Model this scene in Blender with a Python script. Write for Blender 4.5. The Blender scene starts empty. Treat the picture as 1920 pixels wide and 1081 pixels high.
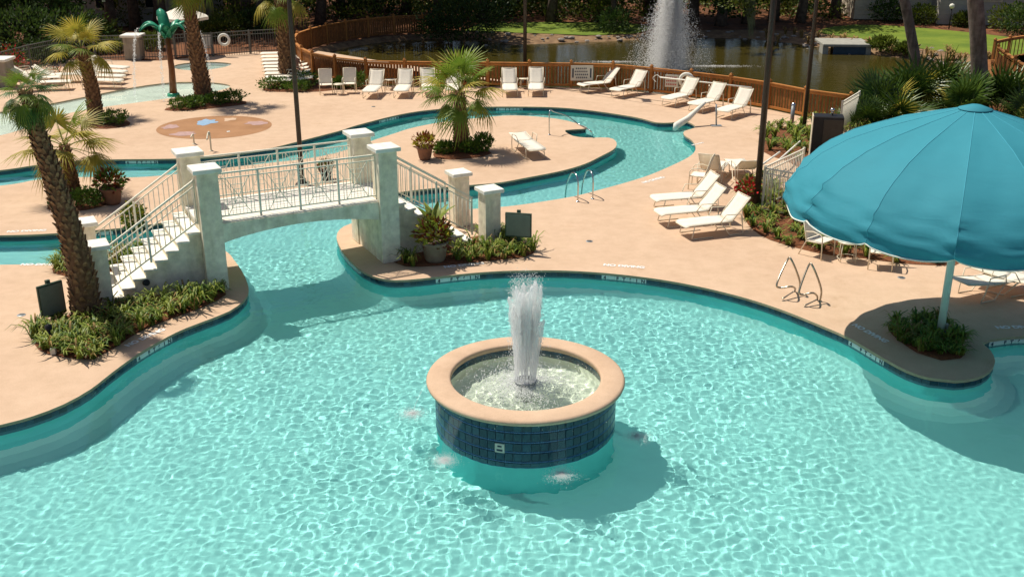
import bpy, math, random
import numpy as np
from mathutils import noise, Vector, Matrix, Euler
R = math.radians
sc = bpy.context.scene
col = sc.collection
rnd = random.Random(7)

# ------------------------------------------------------------------ camera, sky, sun, exposure
CH, CF, CP = 8.7, 2000.0, R(21)
cc, cs = math.cos(CP), math.sin(CP)
cam = bpy.data.cameras.new('camera'); cam.lens = 37.5; cam.sensor_width = 36; cam.clip_start = .1; cam.clip_end = 900
cam_o = bpy.data.objects.new('camera', cam); col.objects.link(cam_o)
cam_o.location = (0, 0, CH); cam_o.rotation_euler = (math.pi / 2 - CP, 0, 0)
sc.camera = cam_o

SUN_EL = R(61); SUN_H = Vector((-.84, .56, 0)).normalized()
world = bpy.data.worlds.new('World'); sc.world = world; world.use_nodes = True
wn = world.node_tree; bg = wn.nodes['Background']
sky = wn.nodes.new('ShaderNodeTexSky'); sky.sky_type = 'NISHITA'; sky.sun_disc = False
sky.air_density = .8; sky.dust_density = 1.5; sky.ozone_density = .9
sky.sun_elevation = SUN_EL; sky.sun_rotation = math.atan2(SUN_H.x, SUN_H.y)
wn.links.new(sky.outputs[0], bg.inputs[0]); bg.inputs[1].default_value = .075
sl = bpy.data.lights.new('sun', 'SUN'); sl.energy = 4.6; sl.angle = R(.5); sl.color = (1, .93, .82)
sl.cycles.is_caustics_light = True
so = bpy.data.objects.new('sun', sl); col.objects.link(so)
sv = SUN_H * math.cos(SUN_EL) + Vector((0, 0, math.sin(SUN_EL)))
so.rotation_euler = sv.to_track_quat('Z', 'Y').to_euler(); so.location = (-20, 20, 40)
sc.view_settings.view_transform = 'Standard'; sc.view_settings.look = 'None'
sc.view_settings.exposure = 0.17; sc.view_settings.gamma = 1
sc.cycles.max_bounces = 10; sc.cycles.transmission_bounces = 8; sc.cycles.transparent_max_bounces = 64; sc.cycles.diffuse_bounces = 6
sc.cycles.sample_clamp_indirect = 8

# ------------------------------------------------------------------ survey helpers
def G(px, py, z=0.0):
    u = (px - 960) / CF; v = (540.5 - py) / CF
    t = (z - CH) / (-cs + v * cc)
    return Vector((u * t, (cc + v * cs) * t, z))
def W(px, py, Y):
    v = (540.5 - py) / CF
    Z = Y * (v * cc - cs) / (cc + v * cs)
    dep = Y * cc - Z * cs
    return Vector(((px - 960) / CF * dep, Y, Z + CH))

# ------------------------------------------------------------------ tagging
def tag(o, label=None, cat=None, group=None, kind=None):
    if label: o['label'] = label
    if cat: o['category'] = cat
    if group: o['group'] = group
    if kind: o['kind'] = kind
    return o
def thing(name, label, cat, loc=(0, 0, 0), rz=0, group=None):
    o = bpy.data.objects.new(name, None); col.objects.link(o)
    o.location = loc; o.rotation_euler = (0, 0, rz); o.empty_display_size = .2
    return tag(o, label, cat, group)
def link(name, me, parent=None, loc=None, rot=None, scale=None):
    o = bpy.data.objects.new(name, me); col.objects.link(o)
    if parent: o.parent = parent
    if loc is not None: o.location = loc
    if rot is not None: o.rotation_euler = rot
    if scale is not None: o.scale = scale
    return o
def copy_tree(o, parent=None):
    c = o.copy(); col.objects.link(c)
    if parent: c.parent = parent
    for ch in list(o.children): copy_tree(ch, c)
    return c
def recv(o): o.cycles.is_caustics_receiver = True; return o

# ------------------------------------------------------------------ mesh builder
class MB:
    def __init__(s): s.v = []; s.f = []; s.sm = []; s.mi = []
    def add(s, vs, fs, smooth=False, mi=0):
        b = len(s.v); s.v += [tuple(p) for p in vs]
        for f in fs: s.f.append(tuple(i + b for i in f)); s.sm.append(smooth); s.mi.append(mi)
        return s
    def box(s, c, d, rz=0, M=None, bev=0, mi=0):
        x, y, z = d[0] / 2, d[1] / 2, d[2] / 2
        if bev:
            b = min(bev, x * .9, y * .9, z * .9)
            P = []
            for zz, ins in ((-z, b), (-z + b, 0), (z - b, 0), (z, b)):
                X, Y = x - ins, y - ins
                for a, e in ((-1, -1), (1, -1), (1, 1), (-1, 1)): P.append((a * X, e * Y, zz))
            F = [(3, 2, 1, 0), (12, 13, 14, 15)]
            for k in range(3):
                for i in range(4): F.append((k * 4 + i, k * 4 + (i + 1) % 4, k * 4 + 4 + (i + 1) % 4, k * 4 + 4 + i))
        else:
            P = [(a * x, e * y, g * z) for g in (-1, 1) for a, e in ((-1, -1), (1, -1), (1, 1), (-1, 1))]
            F = [(3, 2, 1, 0), (4, 5, 6, 7), (0, 1, 5, 4), (1, 2, 6, 5), (2, 3, 7, 6), (3, 0, 4, 7)]
        m = Matrix.Rotation(rz, 4, 'Z') if M is None else M
        c = Vector(c)
        return s.add([m @ Vector(p) + c for p in P], F, False, mi)
    def bar(s, a, b, w, h, mi=0, up=Vector((0, 0, 1))):
        a, b = Vector(a), Vector(b); d = (b - a); L = d.length; x = d / L
        y = up.cross(x)
        if y.length < 1e-3: y = Vector((0, 1, 0))
        y.normalize(); z = x.cross(y)
        P = []
        for t in (0, L):
            for e, g in ((-1, -1), (1, -1), (1, 1), (-1, 1)): P.append(a + x * t + y * (e * w / 2) + z * (g * h / 2))
        return s.add(P, [(0, 1, 2, 3), (7, 6, 5, 4), (0, 4, 5, 1), (1, 5, 6, 2), (2, 6, 7, 3), (3, 7, 4, 0)], False, mi)
    def tube(s, pts, r, n=8, cap=True, mi=0, smooth=True):
        pts = [Vector(p) for p in pts]; N = len(pts)
        rr = r if isinstance(r, (list, tuple)) else [r] * N
        P = []; prev = None
        for i, p in enumerate(pts):
            t = (pts[min(i + 1, N - 1)] - pts[max(i - 1, 0)]).normalized()
            if prev is None:
                u = t.orthogonal().normalized()
            else:
                u = (prev - t * prev.dot(t))
                u = u.normalized() if u.length > 1e-5 else t.orthogonal().normalized()
            prev = u; w = t.cross(u)
            for k in range(n):
                a = 2 * math.pi * k / n; P.append(p + (u * math.cos(a) + w * math.sin(a)) * rr[i])
        F = [(i * n + k, i * n + (k + 1) % n, (i + 1) * n + (k + 1) % n, (i + 1) * n + k) for i in range(N - 1) for k in range(n)]
        s.add(P, F, smooth, mi)
        if cap:
            b = len(s.v) - len(P)
            s.f.append(tuple(b + k for k in reversed(range(n)))); s.sm.append(False); s.mi.append(mi)
            s.f.append(tuple(b + (N - 1) * n + k for k in range(n))); s.sm.append(False); s.mi.append(mi)
        return s
    def lathe(s, prof, n=32, c=(0, 0, 0), smooth=True, mi=0, closed=False):
        P = [(c[0] + r * math.cos(2 * math.pi * k / n), c[1] + r * math.sin(2 * math.pi * k / n), c[2] + z) for r, z in prof for k in range(n)]
        m = len(prof)
        F = [(i % m * n + k, i % m * n + (k + 1) % n, (i + 1) % m * n + (k + 1) % n, (i + 1) % m * n + k) for i in range(m if closed else m - 1) for k in range(n)]
        return s.add(P, F, smooth, mi)
    def prism(s, poly, z0, z1, mi=0):
        n = len(poly)
        P = [(p[0], p[1], z0) for p in poly] + [(p[0], p[1], z1) for p in poly]
        F = [tuple(range(n - 1, -1, -1)), tuple(range(n, 2 * n))] + [(i, (i + 1) % n, n + (i + 1) % n, n + i) for i in range(n)]
        return s.add(P, F, False, mi)
    def mesh(s, name, mats):
        me = bpy.data.meshes.new(name); me.from_pydata(s.v, [], s.f)
        for m in (mats if isinstance(mats, (list, tuple)) else [mats]): me.materials.append(m)
        me.polygons.foreach_set('use_smooth', s.sm); me.polygons.foreach_set('material_index', s.mi)
        me.update(); return me
    def build(s, name, mats, parent=None, loc=None, rot=None, kind=None):
        o = link(name, s.mesh(name, mats), parent, loc, rot)
        if kind: o['kind'] = kind
        return o

# ------------------------------------------------------------------ materials
def node_mat(name):
    m = bpy.data.materials.new(name); m.use_nodes = True
    return m, m.node_tree, m.node_tree.nodes['Principled BSDF']
def pmat(name, c, rough=.6, var=.15, scale=3.0, c2=None, bump=0, bscale=60, spec=.3, metal=0, detail=6, coat=0, sss=0, objvar=0, trans=0):
    m, t, b = node_mat(name); N, Lk = t.nodes, t.links
    b.inputs['Roughness'].default_value = rough; b.inputs['Metallic'].default_value = metal
    b.inputs['Specular IOR Level'].default_value = spec; b.inputs['Coat Weight'].default_value = coat
    tc = N.new('ShaderNodeTexCoord')
    n1 = N.new('ShaderNodeTexNoise'); n1.inputs['Scale'].default_value = scale; n1.inputs['Detail'].default_value = detail; n1.inputs['Roughness'].default_value = .6
    Lk.new(tc.outputs['Object'], n1.inputs['Vector'])
    r = N.new('ShaderNodeValToRGB')
    lo = tuple(x * (1 - var) for x in c); hi = tuple(min(1, x * (1 + var)) for x in c)
    if c2: lo, hi = c, c2
    r.color_ramp.elements[0].position = .32; r.color_ramp.elements[1].position = .68
    r.color_ramp.elements[0].color = (*lo, 1); r.color_ramp.elements[1].color = (*hi, 1)
    Lk.new(n1.outputs['Fac'], r.inputs[0])
    out = r.outputs[0]
    if objvar:
        oi = N.new('ShaderNodeObjectInfo'); mr = N.new('ShaderNodeMapRange'); mr.inputs[3].default_value = 1 - objvar; mr.inputs[4].default_value = 1 + objvar
        Lk.new(oi.outputs['Random'], mr.inputs[0])
        mx = N.new('ShaderNodeVectorMath'); mx.operation = 'SCALE'; Lk.new(out, mx.inputs[0]); Lk.new(mr.outputs[0], mx.inputs['Scale']); out = mx.outputs[0]
    Lk.new(out, b.inputs['Base Color'])
    if bump:
        n2 = N.new('ShaderNodeTexNoise'); n2.inputs['Scale'].default_value = bscale; n2.inputs['Detail'].default_value = 4
        Lk.new(tc.outputs['Object'], n2.inputs['Vector'])
        bp = N.new('ShaderNodeBump'); bp.inputs['Strength'].default_value = bump; bp.inputs['Distance'].default_value = .01
        Lk.new(n2.outputs['Fac'], bp.inputs['Height']); Lk.new(bp.outputs[0], b.inputs['Normal'])
    if trans:   # thin leaf: some light passes through
        tr = N.new('ShaderNodeBsdfTranslucent'); Lk.new(out, tr.inputs[0])
        ms = N.new('ShaderNodeMixShader'); ms.inputs[0].default_value = trans
        o = N['Material Output']; Lk.new(b.outputs[0], ms.inputs[1]); Lk.new(tr.outputs[0], ms.inputs[2]); Lk.new(ms.outputs[0], o.inputs[0])
    return m
def deck_mat():
    m, t, b = node_mat('deck_coating'); N, Lk = t.nodes, t.links
    b.inputs['Roughness'].default_value = .85; b.inputs['Specular IOR Level'].default_value = .2
    tc = N.new('ShaderNodeTexCoord')
    def ns(s, d=5, r=.6):
        n = N.new('ShaderNodeTexNoise'); n.inputs['Scale'].default_value = s; n.inputs['Detail'].default_value = d; n.inputs['Roughness'].default_value = r
        Lk.new(tc.outputs['Object'], n.inputs['Vector']); return n.outputs['Fac']
    def ramp(f, a, c, p=.3, q=.7):
        r = N.new('ShaderNodeValToRGB'); r.color_ramp.elements[0].color = (*a, 1); r.color_ramp.elements[1].color = (*c, 1)
        r.color_ramp.elements[0].position = p; r.color_ramp.elements[1].position = q; Lk.new(f, r.inputs[0]); return r.outputs[0]
    base = ramp(ns(.25), (.55, .385, .262), (.62, .45, .315))
    fine = ramp(ns(45, 3, .7), (.88, .88, .88), (1.08, 1.07, 1.05), .25, .75)
    mid = ramp(ns(2.2, 8, .7), (.93, .92, .90), (1.04, 1.04, 1.04), .35, .6)
    stain = ramp(ns(.9, 9, .75), (.90, .87, .83), (1, 1, 1), .33, .42)
    x = base
    for k in (fine, mid, stain):
        mm = N.new('ShaderNodeMix'); mm.data_type = 'RGBA'; mm.blend_type = 'MULTIPLY'; mm.inputs[0].default_value = 1
        Lk.new(x, mm.inputs[6]); Lk.new(k, mm.inputs[7]); x = mm.outputs[2]
    Lk.new(x, b.inputs['Base Color'])
    bp = N.new('ShaderNodeBump'); bp.inputs['Strength'].default_value = .35; bp.inputs['Distance'].default_value = .006
    Lk.new(ns(70, 3), bp.inputs['Height']); Lk.new(bp.outputs[0], b.inputs['Normal'])
    return m
M = {}
M['deck'] = deck_mat()
M['coping'] = pmat('coping_edge', (.40, .31, .20), .8, .12, 4, bump=.2)
M['plaster'] = pmat('pool_plaster', (.84, .77, .735), .9, .05, .6)
M['shadeplaster'] = pmat('shade_tinted_wall_plaster', (.17, .56, .55), .9, .08, .8)  # upper pool walls and fountain drum: underwater shade tinted into the plaster colour
M['galv_d'] = pmat('dark_grey_fence', (.13, .135, .12), .6, .15, 6)
M['stepwhite'] = pmat('basin_plaster', (.80, .84, .74), .9, .08, 2)
M['tile'] = pmat('dark_blue_tile', (.012, .045, .075), .18, .45, 9, spec=.5, objvar=.4)
M['tile_f'] = pmat('fountain_tile', (.008, .038, .065), .3, .5, 7, c2=(.02, .075, .11), spec=.4, objvar=.3)
M['mosaic'] = pmat('mosaic_blue', (.03, .09, .22), .25, .5, 40, c2=(.09, .2, .38), spec=.5)
M['grout'] = pmat('grout', (.10, .15, .20), .85, .15, 20)
M['marker'] = pmat('marker_tile', (.72, .74, .70), .3, .05, 10)
M['ink'] = pmat('dark_lettering', (.03, .04, .07), .5, .1, 10)
M['paint'] = pmat('white_paint_lettering', (.82, .80, .76), .7, .1, 30)
M['stucco'] = pmat('white_stucco', (.86, .77, .61), .9, .2, 4.5, bump=.5, bscale=35, detail=10)
M['cap'] = pmat('white_cap', (.80, .78, .70), .75, .06, 5, bump=.15)
M['stucco_tan'] = pmat('tan_stucco', (.33, .29, .23), .9, .12, 3, bump=.4, bscale=40)
M['rail'] = pmat('cream_rail_paint', (.78, .74, .60), .45, .07, 8)
M['board'] = pmat('white_boards', (.72, .68, .60), .7, .08, 6, objvar=.06)
M['steel'] = pmat('stainless', (.55, .56, .56), .2, .05, 10, metal=1)
M['galv'] = pmat('galvanised', (.35, .37, .37), .5, .1, 10, metal=.6)
M['frame'] = pmat('cream_frame', (.74, .66, .50), .4, .05, 8)
M['sling'] = pmat('cream_sling', (.86, .80, .68), .8, .05, 14, bump=.2, bscale=200, trans=.15)
M['pole'] = pmat('bronze_pole', (.035, .028, .022), .45, .2, 5, spec=.4)
M['black'] = pmat('black_metal', (.012, .012, .014), .5, .2, 5)
M['wood'] = pmat('orange_stained_wood', (.36, .135, .03), .65, .2, 3, c2=(.50, .21, .05), bump=.2, bscale=30)
M['wood2'] = pmat('stained_pickets', (.20, .075, .02), .7, .2, 8, c2=(.36, .14, .035), bump=.2, bscale=30)
M['mulch'] = pmat('pine_mulch', (.10, .035, .015), .95, .3, 18, c2=(.24, .09, .035), bump=1, bscale=60)
M['earth'] = pmat('woodland_floor', (.06, .03, .014), .95, .4, .7, c2=(.24, .09, .035), bump=.8, bscale=14, detail=12)
M['bank'] = pmat('pond_bank', (.13, .075, .04), .95, .3, 2.5, c2=(.30, .19, .10), bump=1, bscale=12, detail=12)
M['lawn'] = pmat('lawn_grass', (.09, .15, .012), .9, .25, .5, c2=(.18, .235, .022), bump=1, bscale=25, detail=12)
M['leaf'] = pmat('dark_leaf', (.022, .055, .010), .55, .4, 1.2, c2=(.075, .125, .02), trans=.25, objvar=.3)
M['leaf2'] = pmat('olive_leaf', (.06, .09, .010), .55, .4, 1.2, c2=(.19, .23, .03), trans=.25, objvar=.3)
M['shrub'] = pmat('shrub_leaf', (.04, .10, .01), .5, .4, 4, c2=(.15, .24, .03), trans=.2)
M['grassy'] = pmat('liriope_blade', (.12, .19, .02), .5, .35, 3, c2=(.32, .36, .06), trans=.3)
M['grassy_d'] = pmat('deep_liriope_blade', (.04, .10, .01), .45, .35, 3, c2=(.10, .17, .02), trans=.3)
M['straw'] = pmat('dead_blade', (.30, .20, .07), .8, .3, 5, trans=.2)
M['frond'] = pmat('fan_frond', (.11, .20, .02), .45, .35, 2.2, c2=(.24, .31, .04), trans=.3, objvar=.25)
M['frond_y'] = pmat('yellowing_frond', (.24, .24, .025), .5, .35, 2.5, c2=(.48, .38, .06), trans=.3, objvar=.25)
M['frond_d'] = pmat('deep_green_frond', (.04, .11, .018), .45, .35, 2.2, c2=(.10, .19, .035), trans=.25, objvar=.25)
M['petiole'] = pmat('petiole', (.30, .32, .08), .5, .2, 5)
M['trunk'] = pmat('palm_trunk', (.10, .05, .025), .95, .3, 9, c2=(.25, .14, .07), bump=1, bscale=30)
M['boot'] = pmat('palm_boots', (.13, .06, .025), .9, .3, 12, c2=(.34, .21, .11), bump=.6)
M['moss'] = pmat('spanish_moss', (.22, .25, .13), .9, .2, 5, trans=.3)
M['bark'] = pmat('tree_bark', (.05, .035, .025), .95, .3, 4, c2=(.16, .12, .09), bump=1, bscale=9, detail=10)
M['bark_g'] = pmat('pine_bark', (.12, .09, .07), .95, .3, 3, c2=(.26, .21, .17), bump=1, bscale=8, detail=10)
M['terra'] = pmat('terracotta_pot', (.20, .10, .06), .7, .15, 6)
M['stonepot'] = pmat('stone_pot', (.26, .20, .14), .8, .15, 6, bump=.2)
M['croton_r'] = pmat('croton_red', (.10, .02, .01), .45, .4, 8, c2=(.28, .06, .02), trans=.2)
M['croton_y'] = pmat('croton_yellow', (.22, .24, .02), .45, .4, 8, c2=(.50, .40, .04), trans=.2)
M['flower'] = pmat('red_flowers', (.55, .03, .03), .5, .3, 10, trans=.2)
M['green_sign'] = pmat('green_board', (.055, .085, .055), .55, .15, 4)
M['grey_sign'] = pmat('grey_board', (.17, .19, .15), .6, .1, 5)
M['dsign'] = pmat('white_sign', (.62, .60, .50), .5, .06, 5)
M['rsign'] = pmat('red_sign_print', (.45, .10, .08), .5, .1, 5)
M['bluepaint'] = pmat('pad_blue', (.25, .38, .52), .8, .15, 5)
M['lavender'] = pmat('pad_lavender', (.42, .27, .24), .8, .15, 5)
M['pad'] = pmat('pad_tan', (.30, .15, .065), .85, .15, 1.2, c2=(.40, .21, .10), bump=.3)
M['playtrunk'] = pmat('brown_plastic_trunk', (.20, .07, .02), .4, .15, 3)
M['playleaf'] = pmat('teal_plastic_leaf', (.02, .22, .12), .35, .2, 3, c2=(.05, .34, .20))
M['wall'] = pmat('house_siding', (.40, .37, .32), .9, .1, 2)
M['wall_l'] = pmat('house_siding_light', (.58, .51, .38), .9, .1, 2)
M['roof'] = pmat('shingle_roof', (.08, .07, .06), .9, .2, 3)
M['glass'] = pmat('window_glass', (.02, .025, .03), .08, .2, 2, spec=.6)
M['concrete'] = pmat('concrete', (.34, .33, .28), .9, .15, 3, bump=.3)
M['steelblue'] = pmat('dark_blue_panel', (.03, .06, .09), .4, .2, 3)
M['skin'] = pmat('skin', (.45, .24, .15), .6, .08, 8)
M['cloth'] = pmat('pale_shirt', (.70, .72, .74), .85, .08, 8)
M['dark_cloth'] = pmat('dark_shorts', (.03, .035, .05), .85, .15, 8)
M['hair'] = pmat('dark_hair', (.02, .014, .01), .6, .2, 20)
M['rock'] = pmat('rock', (.30, .26, .22), .9, .2, 6, bump=.5)
M['padoff'] = pmat('pool_inlet_blue', (.02, .12, .35), .4, .15, 8)

def add_streaks(m, lo=.72, s=7):
    t = m.node_tree; N, Lk = t.nodes, t.links; b = N['Principled BSDF']; src = b.inputs['Base Color'].links[0].from_socket
    tc = N.new('ShaderNodeTexCoord'); mp = N.new('ShaderNodeMapping'); mp.inputs['Scale'].default_value = (s, s, .55); Lk.new(tc.outputs['Object'], mp.inputs[0])
    n = N.new('ShaderNodeTexNoise'); n.inputs['Scale'].default_value = 1; n.inputs['Detail'].default_value = 7; n.inputs['Roughness'].default_value = .65; Lk.new(mp.outputs[0], n.inputs['Vector'])
    r = N.new('ShaderNodeValToRGB'); r.color_ramp.elements[0].position = .36; r.color_ramp.elements[0].color = (lo, lo, lo * .92, 1); r.color_ramp.elements[1].position = .56; r.color_ramp.elements[1].color = (1, 1, 1, 1); Lk.new(n.outputs['Fac'], r.inputs[0])
    mx = N.new('ShaderNodeMix'); mx.data_type = 'RGBA'; mx.blend_type = 'MULTIPLY'; mx.inputs[0].default_value = 1; Lk.new(src, mx.inputs[6]); Lk.new(r.outputs[0], mx.inputs[7]); Lk.new(mx.outputs[2], b.inputs['Base Color'])
add_streaks(M['stucco'], .84, 3); add_streaks(M['cap'], .88, 5); add_streaks(M['stucco_tan'], .75); add_streaks(M['bark_g'], .6, 6); add_streaks(M['wood2'], .6, 9); add_streaks(M['canvas_'], .9) if 'canvas_' in M else None
def canvas_mat():
    m, t, b = node_mat('teal_canvas'); N, Lk = t.nodes, t.links
    b.inputs['Roughness'].default_value = .75; b.inputs['Specular IOR Level'].default_value = .25
    tc = N.new('ShaderNodeTexCoord'); n = N.new('ShaderNodeTexNoise'); n.inputs['Scale'].default_value = 1.6; n.inputs['Detail'].default_value = 8
    Lk.new(tc.outputs['Object'], n.inputs['Vector'])
    r = N.new('ShaderNodeValToRGB'); r.color_ramp.elements[0].color = (.036, .255, .325, 1); r.color_ramp.elements[1].color = (.046, .29, .365, 1)
    Lk.new(n.outputs['Fac'], r.inputs[0]); Lk.new(r.outputs[0], b.inputs['Base Color'])
    wv = N.new('ShaderNodeTexNoise'); wv.inputs['Scale'].default_value = 1.1; wv.inputs['Detail'].default_value = 3; wv.inputs['Distortion'].default_value = .6
    mp = N.new('ShaderNodeMapping'); mp.inputs['Scale'].default_value = (1, 1, 5); Lk.new(tc.outputs['Object'], mp.inputs[0]); Lk.new(mp.outputs[0], wv.inputs['Vector'])
    bp = N.new('ShaderNodeBump'); bp.inputs['Strength'].default_value = .22; bp.inputs['Distance'].default_value = .05
    Lk.new(wv.outputs['Fac'], bp.inputs['Height']); Lk.new(bp.outputs[0], b.inputs['Normal'])
    tr = N.new('ShaderNodeBsdfTranslucent'); Lk.new(r.outputs[0], tr.inputs[0]); ms = N.new('ShaderNodeMixShader'); ms.inputs[0].default_value = .12
    Lk.new(b.outputs[0], ms.inputs[1]); Lk.new(tr.outputs[0], ms.inputs[2]); Lk.new(ms.outputs[0], N['Material Output'].inputs[0])
    return m
M['canvas'] = canvas_mat(); M['seam'] = pmat('canvas_seam', (.06, .34, .43), .8, .1, 5)
def water_mat(name, c):
    m = bpy.data.materials.new(name); m.use_nodes = True; t = m.node_tree; t.nodes.clear()
    o = t.nodes.new('ShaderNodeOutputMaterial'); g = t.nodes.new('ShaderNodeBsdfGlass')
    g.inputs['IOR'].default_value = 1.33; g.inputs['Roughness'].default_value = 0; g.inputs['Color'].default_value = (*c, 1)
    t.links.new(g.outputs[0], o.inputs[0]); return m
M['water'] = water_mat('pool_water', (.565, .912, .905))
M['water_f'] = water_mat('fountain_water', (.93, .97, .93))
def pond_mat():
    m, t, b = node_mat('pond_water'); N, Lk = t.nodes, t.links
    b.inputs['Base Color'].default_value = (.050, .040, .008, 1); b.inputs['Roughness'].default_value = .05; b.inputs['IOR'].default_value = 1.33
    tc = N.new('ShaderNodeTexCoord'); mp = N.new('ShaderNodeMapping'); mp.inputs['Scale'].default_value = (1, 2.2, 1); Lk.new(tc.outputs['Object'], mp.inputs[0])
    n = N.new('ShaderNodeTexNoise'); n.inputs['Scale'].default_value = 2.5; n.inputs['Detail'].default_value = 6; Lk.new(mp.outputs[0], n.inputs['Vector'])
    bp = N.new('ShaderNodeBump'); bp.inputs['Strength'].default_value = .25; bp.inputs['Distance'].default_value = .05
    Lk.new(n.outputs['Fac'], bp.inputs['Height']); Lk.new(bp.outputs[0], b.inputs['Normal'])
    return m
M['pond'] = pond_mat()
def spray_mat(name, alpha, c=(.85, .87, .87)):
    m, t, b = node_mat(name); N, Lk = t.nodes, t.links
    d = N.new('ShaderNodeBsdfDiffuse'); d.inputs[0].default_value = (*c, 1); tl = N.new('ShaderNodeBsdfTranslucent'); tl.inputs[0].default_value = (*c, 1)
    tp = N.new('ShaderNodeBsdfTransparent'); m1 = N.new('ShaderNodeMixShader'); m2 = N.new('ShaderNodeMixShader')
    m1.inputs[0].default_value = .6; m2.inputs[0].default_value = alpha
    Lk.new(d.outputs[0], m1.inputs[1]); Lk.new(tl.outputs[0], m1.inputs[2]); Lk.new(tp.outputs[0], m2.inputs[1]); Lk.new(m1.outputs[0], m2.inputs[2])
    Lk.new(m2.outputs[0], N['Material Output'].inputs[0]); return m
M['spray'] = spray_mat('water_spray', .6, (.97, .98, .98))
M['spray_far'] = spray_mat('mist_spray', .6, (.99, .99, .98))

# ------------------------------------------------------------------ outlines
def catmull(P, closed=True, step=.25):
    P = [Vector((p[0], p[1], 0)) for p in P]; n = len(P); out = []
    rng = range(n) if closed else range(n - 1)
    for i in rng:
        g = (lambda k: P[k % n]) if closed else (lambda k: P[min(max(k, 0), n - 1)])
        p0, p1, p2, p3 = g(i - 1), g(i), g(i + 1), g(i + 2)
        L = (p2 - p1).length; k = max(1, int(L / step))
        for j in range(k):
            t = j / k
            a = .5 * ((2 * p1) + (p2 - p0) * t + (2 * p0 - 5 * p1 + 4 * p2 - p3) * t * t + (3 * p1 - p0 - 3 * p2 + p3) * t ** 3)
            out.append(a)
    if not closed: out.append(P[-1].copy())
    return out
def px(L, z=0): return [G(a, b, z) for a, b in L]
def area(P): return .5 * sum(P[i].x * P[(i + 1) % len(P)].y - P[(i + 1) % len(P)].x * P[i].y for i in range(len(P)))
def ccw(P): return P if area(P) > 0 else P[::-1]
def offset(P, d):      # ccw closed; positive = outward
    n = len(P); out = []
    for i in range(n):
        t = (P[(i + 1) % n] - P[i - 1]).normalized()
        out.append(P[i] + Vector((t.y, -t.x, 0)) * d)
    return out
def inside(poly, X, Y):
    c = np.zeros(X.shape, bool); n = len(poly)
    for i in range(n):
        x1, y1 = poly[i].x, poly[i].y; x2, y2 = poly[(i + 1) % n].x, poly[(i + 1) % n].y
        if y1 == y2: continue
        k = ((y1 > Y) != (y2 > Y)) & (X < (x2 - x1) * (Y - y1) / (y2 - y1) + x1)
        c ^= k
    return c
def fill(name, polys, z, mats, kind='structure', parent=None):
    cu = bpy.data.curves.new(name, 'CURVE'); cu.dimensions = '2D'; cu.fill_mode = 'BOTH'
    for P in polys:
        sp = cu.splines.new('POLY'); sp.points.add(len(P) - 1); sp.use_cyclic_u = True
        for i, p in enumerate(P): sp.points[i].co = (p.x, p.y, 0, 1)
    tmp = bpy.data.objects.new('tmp', cu)
    me = bpy.data.meshes.new_from_object(tmp); bpy.data.objects.remove(tmp)
    me.name = name; me.materials.clear(); me.materials.append(mats)
    for v in me.vertices: v.co.z = z
    o = link(name, me, parent)
    if kind: o['kind'] = kind
    return o
def skirt(mb, A, B, z0, z1, smooth=True, mi=0):
    n = len(A); P = [(p.x, p.y, z0) for p in A] + [(p.x, p.y, z1) for p in B]
    mb.add(P, [(i, (i + 1) % n, n + (i + 1) % n, n + i) for i in range(n)], smooth, mi)

WATER_Z = -.14
OUTER = ccw(catmull(px([
    (-500, 900), (-200, 845), (0, 796), (60, 780), (120, 757), (170, 729), (210, 698), (262, 661), (330, 623), (385, 601), (430, 583), (457, 563),
    (466, 545), (462, 525), (450, 502), (438, 486), (428, 474), (405, 465), (330, 466), (250, 477), (110, 493), (0, 496), (-300, 500), (-800, 480), (-1100, 420), (-900, 370), (-400, 338),
    (-100, 326), (0, 319), (70, 309), (130, 302), (207, 299), (300, 298), (373, 296), (430, 291), (502, 279), (560, 265), (607, 253), (641, 244), (669, 235), (735, 218),
    (790, 208), (860, 202), (940, 200), (1031, 201), (1097, 206), (1169, 216), (1206, 223), (1232, 230), (1258, 230), (1286, 228), (1304, 238), (1283, 246), (1284, 254), (1296, 262), (1304, 274),
    (1301, 286), (1283, 299), (1228, 324), (1184, 339), (1119, 357), (1075, 368), (1009, 379), (948, 387), (880, 392), (800, 398), (720, 406), (660, 418), (637, 430), (631, 444),
    (636, 460), (645, 475), (662, 493), (682, 509), (708, 520), (740, 525), (790, 522), (860, 514), (920, 509), (970, 507), (1060, 507), (1150, 513), (1240, 524), (1320, 539),
    (1400, 559), (1470, 582), (1540, 610), (1590, 632), (1650, 667), (1700, 694), (1745, 708), (1790, 713), (1830, 708), (1856, 695), (1866, 676), (1857, 656), (1842, 643), (1858, 636), (1890, 632), (1940, 630),
    (2150, 630), (2500, 680), (3200, 900)]) + [Vector((16, 6, 0)), Vector((2, 5, 0)), Vector((-10, 6, 0))], True, .22))
ISLAND = ccw(catmull(px([
    (-500, 400), (-200, 362), (0, 348), (70, 337), (145, 332), (259, 332), (350, 324), (420, 315), (500, 306), (570, 298), (620, 289), (665, 276), (700, 263), (740, 250), (776, 239), (835, 228),
    (900, 221), (945, 217), (979, 217), (1022, 220), (1062, 226), (1094, 236), (1098, 241), (1060, 244), (1060, 247), (1075, 255), (1100, 258), (1141, 258), (1154, 264), (1156, 273), (1149, 281), (1130, 291),
    (1097, 307), (1053, 320), (987, 333), (937, 342), (880, 347), (800, 354), (700, 366), (560, 382), (400, 404), (247, 425), (170, 432), (90, 438), (0, 441), (-300, 445)]), True, .22))
KIDS = ccw(catmull(px([(432, 161), (400, 155), (340, 154), (290, 158), (233, 167), (167, 180), (97, 194), (20, 208), (-200, 225), (-350, 260), (-200, 290), (0, 254), (70, 231), (130, 212), (200, 200), (267, 191), (340, 181), (410, 170)]), True, .3))
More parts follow.
